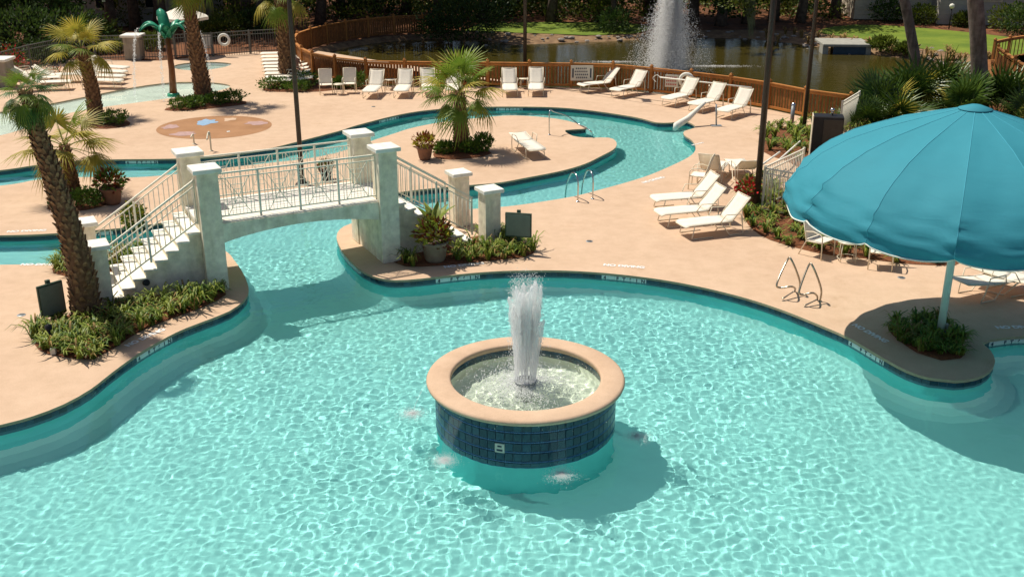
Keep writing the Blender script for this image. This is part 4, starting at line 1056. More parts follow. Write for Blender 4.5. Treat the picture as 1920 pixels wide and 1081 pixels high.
def make_armchair():
    t = bpy.data.objects.new('patio_armchair', None); col.objects.link(t); w = .27; z = .42
    for s in (-1, 1):
        MB().tube([(.30, s * w, 0), (.28, s * w, .55), (.22, s * w, .63), (.0, s * w, .66), (-.20, s * w, .62)], .016, 6).build('arm_leg', M['frame'], t)
        MB().tube([(-.36, s * w, 0), (-.16, s * w, z - .02), (-.34, s * w, 1.02)], .016, 6).build('back_leg', M['frame'], t)
    for A_, B_ in (((-.34, -w, 1.02), (-.34, w, 1.02)), ((.26, -w, z), (.26, w, z)), ((.26, -w, z), (-.18, -w, z - .03)), ((.26, w, z), (-.18, w, z - .03))): MB().tube([A_, B_], .015, 6).build('cross_bar', M['frame'], t)
    MB().box((.03, 0, z), (.48, w * 2 - .02, .015), bev=.006).build('seat_sling', M['sling'], t)
    m_ = Matrix.Rotation(R(-16), 4, 'Y'); MB().box((-.255, 0, .73), (.015, w * 2 - .02, .58), M=m_, bev=.006).build('back_sling', M['sling'], t)
    return t
AC = make_armchair(); ac_used = False
def armchair(p, deg, label):
    global ac_used
    o = AC if not ac_used else copy_tree(AC); ac_used = True
    o.location = p; o.rotation_euler = (0, 0, R(deg)); tag(o, label, 'armchair', 'cream sling armchairs')
armchair(G(612, 176), -80, 'cream armchair nearest the bend of the wooden fence')
armchair(G(656, 174), -88, 'cream armchair left of the loungers facing the pool')
armchair(G(1532, 478), -50, 'cream armchair left of the round side table behind the umbrella')
armchair(G(1650, 500), -110, 'cream armchair right of the round side table half under the canopy')
armchair(G(1312, 352), 160, 'cream armchair beyond the third lounger near the river')
armchair(G(388, 104), -80, 'grey shaded armchair by the far fence right of the tall palm')
def side_table(p, label, r=.24, h=.45):
    t = thing('side_table', label, 'side table', p, 0, 'small cream side tables')
    MB().lathe([(0, h), (r, h), (r, h - .02), (0, h - .02)], 24).build('table_top', M['frame'], t)
    for k in range(4):
        a = k * math.pi / 2 + .6; MB().tube([(r * .8 * math.cos(a), r * .8 * math.sin(a), h - .02), (r * .95 * math.cos(a), r * .95 * math.sin(a), 0)], .012, 6).build('leg', M['frame'], t)
    MB().tube([(r * .9 * math.cos(a), r * .9 * math.sin(a), .08) for a in [i * math.pi / 8 for i in range(17)]], .008, 5).build('ring', M['frame'], t)
side_table(G(1588, 488), 'round cream side table between the two armchairs behind the umbrella', .27, .50)
side_table(G(733, 168), 'cream side table between the first two loungers at the fence')
side_table(G(983, 166), 'cream side table at the foot of the fence lamp post')
side_table(G(1335, 180), 'cream side table between the life ring lounger and the next')
side_table(G(636, 177), 'small cream table between the two fence armchairs')

# ------------------------------------------------------------------ ladders, grab rails, lift
def tubes(name, label, cat, paths, r, mat=M['steel'], flange=True, part='rail'):
    b = paths[0][0]; t = thing(name, label, cat, (b.x, b.y, 0))
    for P in paths:
        MB().tube([p - Vector((b.x, b.y, 0)) for p in P], r, 8).build(part, mat, t)
        if flange:
            q = P[0] - Vector((b.x, b.y, 0)); MB().lathe([(r * 2.4, 0.002), (r * 2.4, .015), (r, .03)], 16, (q.x, q.y, 0)).build('flange', mat, t)
    return t
def arc(P, k=5):
    out = []
    n = len(P)
    for i in range(n - 1):
        g = lambda q: P[min(max(q, 0), n - 1)]
        for j in range(k):
            t = j / k; p0, p1, p2, p3 = g(i - 1), g(i), g(i + 1), g(i + 2)
            out.append(.5 * ((2 * p1) + (p2 - p0) * t + (2 * p0 - 5 * p1 + 4 * p2 - p3) * t * t + (3 * p1 - p0 - 3 * p2 + p3) * t ** 3))
    return out + [P[-1]]
def ladder_rail(foot, wat, h=.78):
    a, b = G(*foot), G(*wat); d = (b - a).normalized(); L = (b - a).length
    return arc([a, a + Vector((0, 0, h * .75)) + d * .0, a + Vector((0, 0, h)) + d * L * .25, a + d * L * .65 + Vector((0, 0, h * .85)), b + d * .05 + Vector((0, 0, .1)), b + d * .1 + Vector((0, 0, -.9))])
tubes('pool_ladder', 'stainless pool ladder on the near bank of the lazy river', 'pool ladder', [ladder_rail((1083, 378), (1062, 364)), ladder_rail((1111, 373), (1092, 359))], .022)
def grab(a1, a2, top_):
    A, B = G(*a1), G(*a2); C = (A + B) / 2
    return arc([A, A.lerp(B, .05) + Vector((0, 0, .35)), A.lerp(B, .30) + Vector((0, 0, .80)), A.lerp(B, .55) + Vector((0, 0, .86)), A.lerp(B, .8) + Vector((0, 0, .55)), B + Vector((0, 0, .22)), B + (B - A).normalized() * -.1 + Vector((0, 0, .02))])
tubes('grab_rail', 'pair of bronze steel figure four grab rails on the deck right of the fountain', 'grab rail',
      [arc([G(1497, 550), G(1497, 550) + Vector((0, 0, .3)), W(1484, 487, G(1497, 550).y), W(1476, 488, G(1490, 548).y), W(1457, 530, G(1480, 560).y), W(1462, 539, G(1480, 560).y), W(1485, 537, G(1480, 562).y), G(1490, 546) + Vector((0, 0, .02)), G(1467, 560)]),
       arc([G(1537, 565), G(1537, 565) + Vector((0, 0, .3)), W(1524, 499, G(1537, 565).y), W(1516, 498, G(1530, 562).y), W(1499, 543, G(1515, 572).y), W(1503, 552, G(1515, 572).y), W(1525, 549, G(1520, 574).y), G(1532, 562) + Vector((0, 0, .02)), G(1508, 573)])],
      .022, pmat('bronze_steel', (.42, .36, .28), .3, .1, 5, metal=.8))
tubes('island_handrail', 'steel handrail at the entry steps of the oval island', 'handrail', [arc([G(1030, 253), G(1030, 253) + Vector((0, 0, .85)), W(1040, 210, G(1040, 250).y), W(1062, 217, G(1062, 247).y), W(1085, 233, G(1085, 245).y), W(1108, 246, G(1108, 258).y), G(1112, 258, -.3)])], .022)
tubes('deck_handrail', 'pair of short pale hand posts beside the splash pad', 'handrail', [arc([G(396, 283), G(396, 283) + Vector((0, 0, .6)), W(390, 250, G(392, 283).y), W(388, 262, G(388, 286).y)]), arc([G(364, 270), G(364, 270) + Vector((0, 0, .3)), W(361, 252, G(364, 270).y), W(358, 258, G(360, 272).y)])], .03, M['frame'])
lp = G(1264, 242)
lift = thing('pool_lift', 'white tapered pool lift arm leaning over the river entry steps', 'pool lift', lp)
MB().tube([Vector((0, 0, -.05)), G(1268, 236, .12) - lp, W(1290, 222, lp.y + .4) - lp, W(1322, 192, lp.y + .9) - lp], [.06, .14, .11, .06], 10).build('arm', M['cap'], lift)
MB().tube([G(1343, 236) - lp, W(1343, 196, G(1343, 236).y) - lp], .03, 8).build('stand_post', M['galv'], lift)
MB().box(G(1343, 236) - lp + Vector((0, 0, .01)), (.4, .3, .02)).build('stand_base', M['galv'], lift)
st = G(1484, 236); bl = thing('bollard', 'short grey steel bollard at the edge of the deck by the wooden fence', 'bollard', st)
MB().tube([(0, 0, 0), (0, 0, .80)], .075, 16).build('post', M['galv'], bl); MB().lathe([(.085, .78), (.08, .83), (.04, .87), (0, .88)], 16).build('bollard_cap', M['steel'], bl)
# black cabinet
cb = G(1545, 300); cab = thing('pump_cabinet', 'black green equipment cabinet in the planting bed above the umbrella', 'cabinet', cb, R(-12))
MB().box((0, 0, .75), (.95, .55, 1.5), bev=.03).build('housing', M['black'], cab); MB().box((.15, -.285, .75), (.6, .02, 1.3), bev=.004).build('door', M['pole'], cab)
MB().tube([(.1, 0, 1.5), (.1, 0, 1.68)], .04, 8).lathe([(0, 1.74), (.06, 1.72), (.08, 1.66), (.05, 1.62)], 12, (.1, 0, 0)).build('vent_pipe', M['steel'], cab)
MB().box((-.49, 0, .75), (.02, .57, 1.52)).build('side_trim', M['frame'], cab)

# ------------------------------------------------------------------ sign boards
def board_sign(p, rz, w, h, z0, label, posts=True):
    t = thing('sign_board', label, 'sign', p, rz)
    MB().box((0, 0, z0 + h / 2), (w, .05, h), bev=.01).build('panel', M['green_sign'], t)
    MB().box((0, -.032, z0 + h / 2), (w * .9, .012, h * .88)).build('face', M['grey_sign'], t)
    for x in (0,): MB().box((x, .05, (z0 + h) / 2 + .03), (.09, .06, z0 + h + .06)).build('post', M['green_sign'], t)
    return t
board_sign(G(972, 474), R(-12), .66, .62, .42, 'grey green sign board with its post beside the right bridge pillar')
board_sign(G(104, 606), R(52), .55, .72, .18, 'dark green sign board beside the leaning palm trunk')
# ------------------------------------------------------------------ wooden fence
def fence_run(P, name, label, h=1.07, post_step=1.83, pick=.15, pw=.09, z0=0, both=False):
    P = catmull(P, False, .5); t = thing(name, label, 'fence', P[0])
    L = [0]
    for i in range(len(P) - 1): L.append(L[-1] + (P[i + 1] - P[i]).length)
    def at(s):
        s = min(max(s, 0), L[-1] - 1e-4); i = max(k for k in range(len(L) - 1) if L[k] <= s)
        q = (s - L[i]) / (L[i + 1] - L[i]); return P[i].lerp(P[i + 1], q) - P[0], (P[i + 1] - P[i]).normalized()
    k = max(1, round(L[-1] / post_step)); ss = L[-1] / k
    pm = MB().box((0, 0, (h + .08) / 2), (.11, .11, h + .08), bev=.01).mesh('post', M['wood']); cm = MB().box((0, 0, h + .095), (.14, .14, .03), bev=.01).lathe([(.05, h + .11), (.055, h + .14), (.0, h + .17)], 10).mesh('post_cap', M['wood'])
    rail = MB(); mid = MB(); pk = MB()
    for i in range(k + 1):
        p, d = at(i * ss); rz = math.atan2(d.y, d.x); o = link('post', pm, t, p + Vector((0, 0, z0)), (0, 0, rz)); link('post_cap', cm, o)
    for i in range(k):
        a, _ = at(i * ss); b, d = at((i + 1) * ss); up = Vector((0, 0, z0)); nn = (b - a).normalized()
        a2, b2 = a + nn * .06, b - nn * .06
        MB().bar(a2 + up + Vector((0, 0, h)), b2 + up + Vector((0, 0, h)), .14, .04).bar(a2 + up + Vector((0, 0, h - .09)), b2 + up + Vector((0, 0, h - .09)), .04, .09).build('top_rail', M['wood'], t)
        MB().bar(a2 + up + Vector((0, 0, .12)), b2 + up + Vector((0, 0, .12)), .04, .09).build('bottom_rail', M['wood'], t)
        m_ = int((b - a).length / pick); sd = Vector((nn.y, -nn.x, 0))
        for j in range(m_):
            c = a.lerp(b, (j + .5) / m_) + sd * .03 + up; pk.box(c + Vector((0, 0, .53)), (pw * rnd.uniform(.95, 1.03), .018, .96), math.atan2(nn.y, nn.x))
    pk.build('picket', M['wood2'], t, kind='stuff')
    return t
fence_run(FENCE[:12], 'wooden_fence', 'orange stained picket fence between the loungers and the pond', pick=.135, pw=.095)
fence_run(FENCE[11:19], 'wooden_fence', 'orange stained fence rounding the left end of the pond by the armchairs', pick=.135, pw=.11)
fence_run(FENCE[18:], 'wooden_fence', 'shaded orange boardwalk fence along the far left side of the pond', pick=.14, pw=.11)
fence_run([W(1862, 152, 48.5).xy.to_3d(), W(1890, 165, 45.5).xy.to_3d(), W(1930, 180, 42.5).xy.to_3d(), W(1990, 200, 40).xy.to_3d()], 'wooden_fence', 'orange boardwalk railing at the right edge of the pond', pick=.15, pw=.142, h=1.2, z0=.45)
fence_run([Vector(G(1858, 128).xy.to_3d()), Vector(G(1900, 118).xy.to_3d()), Vector(G(1960, 110).xy.to_3d())], 'wooden_fence', 'dark far railing of the boardwalk at the right edge', pick=.3, pw=.06, h=1.1, z0=.2)
bwk = MB(); a, b, c, d = W(1862, 152, 48.5), W(1990, 200, 40), G(1960, 112), G(1858, 130)
for i in range(14):
    p, q = Vector((a.x, a.y, .42)).lerp(Vector((b.x, b.y, .42)), (i + .5) / 14), Vector((d.x, d.y, .42)).lerp(Vector((c.x, c.y, .42)), (i + .5) / 14); bwk.bar(p, q, .7, .04)
o = bwk.build('boardwalk', M['wood2']); tag(o, 'raised wooden boardwalk planks between the two right railings', 'boardwalk')

def on_fence(pxp, s=.06): return Vector(G(*pxp))
def wall_sign(p, label, w, h, zc, rz, kindm):
    t = thing('notice_sign', label, 'sign', p, rz)
    MB().box((0, 0, zc), (w, .02, h), bev=.005).build('panel', M['dsign'], t)
    mk = MB()
    if kindm == 'b':
        for s in (-1, 1): mk.box((s * w * .40, -.012, zc), (w * .07, .006, h * .62))
        for q, ww in ((.30, .50), (.10, .60), (-.10, .55), (-.30, .45)):
            x = -w * ww / 2
            while x < w * ww / 2: mk.box((x, -.012, zc + q * h), (.05, .006, h * .10)); x += .085
        mk.build('printed_text', M['ink'], t, kind='stuff')
    else:
        for q in (.28, .0, -.28):
            x = -w * .36
            while x < w * .36: mk.box((x, -.012, zc + q * h), (.05, .006, h * .13)); x += .075
        mk.build('printed_text', M['rsign'], t, kind='stuff')
wall_sign(G(1090, 166) + Vector((0, -.12, 0)), 'white notice board with dark print on the wooden fence', .98, .66, .70, R(0), 'b')
wall_sign(G(1257, 181) + Vector((0, -.1, 0)), 'small white notice with red print on the fence left of the life ring', .55, .52, .68, R(-14), 'r')
def life_ring(p, rz, label, z=.78, boardh=True):
    t = thing('life_ring', label, 'life ring', p, rz)
    N1, N2 = 28, 8; P = [((.26 + .075 * math.cos(b)) * math.cos(a), .075 * .8 * math.sin(b), z + (.26 + .075 * math.cos(b)) * math.sin(a)) for a in [2 * math.pi * i / N1 for i in range(N1)] for b in [2 * math.pi * j / N2 for j in range(N2)]]
    MB().add(P, [(i * N2 + j, (i + 1) % N1 * N2 + j, (i + 1) % N1 * N2 + (j + 1) % N2, i * N2 + (j + 1) % N2) for i in range(N1) for j in range(N2)], True).build('ring', M['cap'], t)
    if boardh: MB().box((-.02, .07, z - .52), (.28, .02, .55), bev=.01).build('backboard', M['cap'], t)
life_ring(G(1284, 184) + Vector((0, -.14, 0)), R(-14), 'white life ring on its board on the wooden fence right of the red notice')
life_ring(G(423, 107), 0, 'white life ring on the dark metal fence beyond the toddler pool', z=.88, boardh=False)
hk = thing('rescue_pole', 'long white rescue pole hung along the wooden fence', 'rescue pole', (0, 0, 0))
MB().tube([G(1235, 180, 0) + Vector((0, -.14, .82)), G(1405, 203) + Vector((0, -.14, .86))], .03, 8).build('shaft', M['cap'], hk)
MB().tube(arc([G(1235, 180) + Vector((0, -.14, .82)), G(1229, 179) + Vector((0, -.14, .9)), G(1222, 178) + Vector((0, -.14, .75)), G(1228, 179) + Vector((0, -.14, .6))]), .015, 6).build('hook', M['cap'], hk)

# cream picket gate and pale handrails behind the umbrella
def picket_gate(a, b, h, label, step=.11, name='metal_gate'):
    t = thing(name, label, 'gate', a); d = b - a; L = d.length; n_ = int(L / step)
    MB().bar((0, 0, h), d + Vector((0, 0, h)), .04, .04).bar((0, 0, h - .14), d + Vector((0, 0, h - .14)), .03, .03).bar((0, 0, .1), d + Vector((0, 0, .1)), .03, .03).build('rail', M['rail'], t)
    for q in (Vector(), d): MB().box(q + Vector((0, 0, (h + .05) / 2)), (.06, .06, h + .05)).build('post', M['rail'], t)
    bm = MB().tube([(0, 0, .1), (0, 0, h)], .011, 5).mesh('baluster', M['rail'])
    for i in range(1, n_): link('baluster', bm, t, d * (i / n_))
picket_gate(G(1428, 397), G(1500, 412), 1.25, 'cream metal picket gate left of the teal umbrella canopy')
picket_gate(G(1428, 394), G(1500, 356), 1.25, 'cream metal side fence running back from the gate post')
picket_gate(G(1572, 262), G(1604, 240), 1.35, 'pale metal gate leaf between black cabinet and palmettos', .09)
tubes('ramp_handrail', 'two white sloping handrails above the gate', 'handrail', [[W(1430, 308, 31.5), W(1462, 285, 33.5)], [W(1457, 303, 32.5), W(1500, 265, 35.5)]], .03, M['cap'], False)
for p, q, lb in (((1430, 306), (1462, 300), 'a'), ((1457, 303), (1500, 292), 'b')): pass
# grey path slabs beyond the gate
fill('gate_path', [ccw(px([(1436, 300), (1500, 330), (1560, 350), (1520, 400), (1440, 345)]))], .03, M['deck'])

# ------------------------------------------------------------------ far fence, pillars
def metal_fence(pts, label, h=1.2):
    t = thing('metal_fence', label, 'fence', pts[0]); o0 = pts[0]
    pk = MB()
    for a, b in zip(pts[:-1], pts[1:]):
        a, b = a - o0, b - o0
        MB().bar(a + Vector((0, 0, h)), b + Vector((0, 0, h)), .04, .04).bar(a + Vector((0, 0, .12)), b + Vector((0, 0, .12)), .04, .04).bar(a + Vector((0, 0, h - .18)), b + Vector((0, 0, h - .18)), .03, .03).build('rail', M['galv_d'], t)
        MB().box(a + Vector((0, 0, h / 2)), (.07, .07, h + .1)).build('post', M['galv_d'], t)
        n_ = int((b - a).length / .13)
        for i in range(n_): c = a.lerp(b, (i + .5) / n_); pk.box(c + Vector((0, 0, h / 2)), (.02, .02, h))
    pk.build('picket', M['galv_d'], t, kind='stuff')
metal_fence([G(263, 112), G(330, 109), G(400, 106), G(470, 101), G(535, 97)], 'grey metal fence beyond the toddler pool right of the tan pillar')
metal_fence([G(0, 150), G(60, 132), G(120, 118), G(180, 113), G(240, 111)], 'grey metal fence at the upper left behind the loungers')
def col_pillar(p, h, label, w=.8):
    t = thing('gate_pillar', label, 'pillar', p); MB().box((0, 0, h / 2), (w, w, h), bev=.02).build('shaft', M['stucco_tan'], t); MB().box((0, 0, h + .06), (w + .2, w + .2, .12), bev=.02).build('pillar_cap', M['cap'], t)
col_pillar(G(254, 111), 1.15, 'tan stucco pillar with white cap at the far fence')
col_pillar(G(5, 162), 1.15, 'tan stucco pillar with white cap at the upper left picture edge', .9)
shrub('flower_bush', 'red flowering bush above the pillar at the upper left corner', G(24, 140), .7, .6, 1.3, 420, .16, [M['flower'], M['shrub']], 91, cat='bush')
shrub('pot_flowers', 'orange flower clump among the shaded loungers', G(104, 148), .35, .35, .5, 200, .12, [pmat('orange_flowers', (.5, .15, .04), .5, .3, 10), M['shrub']], 92, cat='flowers')
# white market umbrella behind the tall palm
p = G(350, 104); t = thing('market_umbrella', 'white market umbrella behind the tall palm', 'umbrella', p)
MB().tube([(0, 0, 0), (0, 0, 2.5)], .03, 8).build('pole', M['galv'], t)
mb = MB(); P = [(0, 0, 2.55)] + [(1.35 * math.cos(k * math.pi / 4), 1.35 * math.sin(k * math.pi / 4), 2.0) for k in range(8)] + [(1.35 * math.cos(k * math.pi / 4), 1.35 * math.sin(k * math.pi / 4), 1.85) for k in range(8)]
mb.add(P, [(0, 1 + k, 1 + (k + 1) % 8) for k in range(8)] + [(1 + k, 9 + k, 9 + (k + 1) % 8, 1 + (k + 1) % 8) for k in range(8)]).build('canopy', M['sling'], t)

# ------------------------------------------------------------------ seated person by the fence palm
def person(p, rz, label):
    t = thing('person', label, 'person', p, rz)
    J = {'pel': (0, 0, .50), 'ch': (-.12, 0, .92), 'ne': (-.14, 0, 1.06), 'he': (-.13, 0, 1.16), 'ht': (-.12, 0, 1.27)}
    V = []; E = []; Rr = []
    def add(c, r, par=None):
        V.append(c); Rr.append(r)
        if par is not None: E.append((par, len(V) - 1))
        return len(V) - 1
    a = add((0, 0, .48), .15); b = add((-.07, 0, .70), .14, a); c = add((-.12, 0, .90), .16, b); n_ = add((-.13, 0, 1.03), .055, c); h = add((-.12, 0, 1.13), .085, n_); h2 = add((-.12, 0, 1.22), .088, h)
    for s in (-1, 1):
        hp = add((.05, s * .10, .47), .095, a); k = add((.46, s * .13, .48), .068, hp); f = add((.52, s * .13, .10), .042, k); add((.66, s * .13, .04), .035, f)
        sh = add((-.12, s * .19, .93), .06, c); el = add((.02, s * .26, .68), .042, sh); wr = add((.24, s * .22, .62), .03, el); add((.32, s * .21, .60), .032, wr)
    me = bpy.data.meshes.new('body'); me.from_pydata(V, E, []); o = link('body', me, t); me.materials.append(M['skin'])
    md = o.modifiers.new('skin', 'SKIN'); sk = me.skin_vertices[0].data
    for i, r in enumerate(Rr): sk[i].radius = (r, r)
    sk[0].use_root = True; ss = o.modifiers.new('sub', 'SUBSURF'); ss.levels = 2; ss.render_levels = 2
    MB().lathe([(.17, .52), (.165, .62), (.15, .75), (.185, .88), (.17, .97), (.08, 1.02)], 20).build('shirt', M['cloth'], t, (-.07, 0, .01), (0, R(-8), 0))
    MB().lathe([(0, 1.30), (.07, 1.285), (.10, 1.22), (.098, 1.16)], 16, (-.13, 0, .0)).build('hair', M['hair'], t)
    return t
armchair(G(556, 148), -50, 'cream armchair behind the lamp post holding the seated person')
person(G(556, 148) + Vector((0, 0, -.02)), R(-50), 'seated person in a pale shirt behind the lamp post at the fence')

# ------------------------------------------------------------------ pond: concrete box, fountain plume
cbx = G(1585, 101, -.3); t = thing('pond_outlet', 'concrete pond outlet box with dark blue front at the far bank', 'outlet box', cbx, R(-4))
MB().box((0, .9, .48), (2.6, 2.4, .16), bev=.03).build('slab', M['concrete'], t); MB().box((.15, -.2, .10), (1.75, .12, .62)).build('front_panel', M['steelblue'], t)
for s in (-1, 1): MB().box((s * 1.15, .2, .0), (.3, .9, .9), bev=.03).build('side_block', M['concrete'], t)
pc = G(1252, 132, -.3)
N_ = 170000; H_ = 4.7; u = rs.beta(1.0, 1.25, N_); ang = rs.uniform(0, 6.28, N_)
core = rs.rand(N_) < .5
sig = np.where(core, .12 + .38 * (1 - u) ** .7, .14 + .86 * (1 - u) ** 1.05)
rr = np.minimum(np.abs(rs.normal(0, 1, N_)), 2.1 + .3 * rs.rand(N_)) * sig
lobe = .72 + .42 * np.sin(ang * 4 + 1.2 + 3 * (1 - u)) ** 2
pts = np.stack([rr * lobe * np.cos(ang), rr * lobe * np.sin(ang), u * H_ + .1 * rs.rand(N_)], 1)
o = drops('pond_fountain', pts, rs.uniform(.006, .017, N_), M['spray_far'], None, pc, 2.0); tag(o, 'tall white fountain plume spraying up from the dark pond', 'fountain plume')
for k, (x, y, rx, lb) in enumerate([(1345, 124, 2.2, 'pale foam streak on the pond right of the plume'), (1150, 116, 1.6, 'pale foam streak on the pond left of the plume')]):
    c = G(x, y, -.29); N1 = 900; q = rs.normal(0, .4, (N1, 2)); pp = np.stack([q[:, 0] * rx, q[:, 1] * .35, np.zeros(N1) + .01], 1)
    o = drops('foam_streak', pp, rs.uniform(.008, .02, N1), M['spray_far'], None, c, .5); tag(o, lb, 'foam', None, 'stuff')

# ------------------------------------------------------------------ trees
def crown_mesh(name, mat, clumps, leaves, ls, seed, rx=3.2, rz_=2.4, hang=0):
    r = random.Random(seed); mb = MB()
    for k in range(clumps):
        while True:
            v = Vector((r.uniform(-1, 1), r.uniform(-1, 1), r.uniform(-1, 1)))
            if v.length < 1: break
        c = (v.x * rx, v.y * rx, v.z * rz_); s = r.uniform(.55, 1.15)
        leafball(mb, c, s, s, s * .6, leaves, ls, r, .55, .3)
    return mb.mesh(name, mat)
CR = [crown_mesh('crown', M['leaf'], 26, 75, .30, 1), crown_mesh('crown', M['leaf'], 24, 75, .32, 2, 2.8, 3.0), crown_mesh('crown', M['leaf2'], 24, 70, .30, 3), crown_mesh('crown', M['leaf'], 30, 70, .34, 4, 3.8, 2.2)]
def tree(p, h, r, kind, label, lean=0, bark='bark', sc_=1.0, crown_z=None, group='trees of the wood behind the pond', limbs=4, nocrown=False):
    rr_ = random.Random(int(abs(p.x) * 97 + abs(p.y) * 31)); t = thing('tree', label, 'tree', p, 0, group)
    L = Vector((lean, rr_.uniform(-.3, .3), h)); P = [Vector((0, 0, -.1)), L * .25 + Vector((.1, 0, 0)), L * .5, L * .75 - Vector((.08, 0, 0)), L]
    mb = MB().tube(P, [r * 1.35, r, r * .9, r * .75, r * .5], 12)
    for k in range(limbs):
        f = rr_.uniform(.55, .95); b = L * f; a = rr_.uniform(0, 6.28); e = Vector((math.cos(a), math.sin(a), .7)) * rr_.uniform(1, 2.2) * sc_
        mb.tube([b, b + e * .5 + Vector((0, 0, .1)), b + e], [r * .45, r * .3, r * .12], 6)
    mb.build('trunk', M[bark], t)
    if not nocrown: link('crown', CR[kind], t, Vector((L.x, L.y, crown_z or h + .6)), (0, 0, rr_.uniform(0, 6.28)), (sc_, sc_, sc_))
    return t
tr = random.Random(42)
kinds = ['dense dark green', 'tall dark green', 'olive green', 'broad dark green']
pos_words = []
# front row along the far bank and lawns, px base and height
FT = [(905, 34, 5, .30, 1), (960, 22, 6, .3, 0), (1032, 40, 6, .30, 0), (1122, 40, 5.0, .22, 2), (1150, 47, 4.2, .18, 3), (1215, 30, 6, .3, 0), (1300, 40, 5.5, .30, 3), (1350, 48, 5, .3, 1), (1400, 44, 5, .3, 3), (1450, 38, 6, .3, 1), (1500, 42, 6, .28, 0),
      (1565, 33, 6, .32, 2), (1637, 30, 7, .25, 0), (1600, 20, 7, .3, 1), (820, 30, 6, .3, 0), (760, 25, 6, .28, 1), (700, 22, 6, .3, 3), (640, 28, 6, .28, 0), (600, 45, 7, .3, 2), (490, 60, 8, .25, 1), (460, 52, 7, .3, 3), (440, 40, 8, .22, 0),
      (395, 62, 8, .25, 1), (300, 60, 6, .35, 3), (255, 55, 7, .3, 0), (210, 62, 6, .3, 3), (120, 75, 5, .35, 0), (60, 80, 4.5, .35, 3), (10, 95, 4.5, .35, 1), (-60, 90, 5, .35, 0), (170, 40, 7, .3, 1)]
words = ['first', 'second', 'third', 'fourth', 'fifth', 'sixth', 'seventh', 'eighth', 'ninth', 'tenth', 'eleventh', 'twelfth']
FT.sort(); cnt = {}
for i, (x, y, h, r, k) in enumerate(FT):
    sec = 'behind the metal fence at the upper left' if x < 260 else 'between the tan pillar and the boardwalk fence' if x < 620 else 'above the far boardwalk fence' if x < 930 else 'behind the middle lawn' if x < 1290 else 'on the bank right of the pond plume'
    cnt[sec] = cnt.get(sec, -1) + 1
    tree(G(x, y), h, r, k, kinds[k] + ' tree ' + sec + ', ' + words[cnt[sec]] + ' from the left', tr.uniform(-.5, .5), 'bark', tr.uniform(1.0, 1.35), crown_z=h * .9)
# dark wood mass behind
mass = []
mb = MB(); r = random.Random(5)
for k in range(1150):
    x = r.uniform(-70, 60); Y = r.uniform(74, 108); z_ = r.uniform(0, 15) if Y > 86 else r.uniform(5.5, 10)
    if x > 22 and Y < 96: continue
    if k % 4 == 0: x = r.uniform(7, 13); Y = r.uniform(66, 76); z_ = r.uniform(5.5, 9)
    if k % 9 == 2: x = r.uniform(-14, -3); Y = r.uniform(63, 68); z_ = r.uniform(5, 7.5)
    if k % 4 == 1: x = r.uniform(-60, -4); Y = r.uniform(70, 84); z_ = r.uniform(5.5, 9)
    c = (x, Y, z_); s = r.uniform(1.2, 2.4)
    leafball(mb, c, s, s, s * .8, 70, .55, r, .6, .3)
o = mb.build('far_wood', M['leaf']); tag(o, 'dense dark wood filling the background behind the pond', 'woodland', None, 'stuff')
tk = MB()
for k in range(70):
    x = r.uniform(-60, 60); Y = r.uniform(80, 100); tk.tube([(x, Y, 0), (x + r.uniform(-.5, .5), Y, 6), (x + r.uniform(-1, 1), Y, 12)], [.22, .18, .12], 7)
o = tk.build('far_wood_trunks', M['bark']); tag(o, 'bare trunks standing in the dark far wood', 'tree trunks', None, 'stuff')
ub = MB()
for k in range(330):
    x = r.uniform(-55, 22); Y = r.uniform(71.5, 86); s = r.uniform(.5, 1.2); leafball(ub, (x, Y, s * .5), s, s, s * .7, 60, .28, r, .55, .3)
o = ub.build('undergrowth', M['leaf2']); tag(o, 'low shrubs and undergrowth along the foot of the far wood', 'undergrowth', None, 'stuff')
ub = MB()
for k in range(260):
    x = r.uniform(-55, 21); Y = r.uniform(72.5, 84); s = r.uniform(.6, 1.3); leafball(ub, (x, Y, s * .6), s, s, s * .9, 60, .32, r, .55, .3)
o = ub.build('dark_undergrowth', M['leaf']); tag(o, 'dark leafy thicket between the trunks at the foot of the far wood', 'thicket', None, 'stuff')
# pale trunks near the right side
def pine(base, px_top, r, label, h=12):
    b = base; tp_ = W(px_top[0], px_top[1], b.y); t = thing('pine_tree', label, 'tree', b, 0, 'pine trunks right of the pond'); d = (tp_ - b); d = d / d.z * h
    mb = MB(); P = [Vector((0, 0, -.2))] + [d * f + Vector((.05 * math.sin(f * 9), 0, 0)) for f in (.1, .25, .4, .6, .8, 1)]; mb.tube(P, [r * 1.25, r * 1.05, r, r * .95, r * .85, r * .75, r * .6], 16); mb.build('trunk', M['bark_g'], t)
    link('crown', CR[1], t, d + Vector((0, 0, 1.5)), None, (1.1, 1.1, .9))
pine(G(1722, 150), (1695, 0), .22, 'slim leaning pine trunk rising from the palmettos left of the umbrella peak')
pine(G(1838, 215), (1829, 0), .30, 'thick pine trunk behind the peak of the teal umbrella')
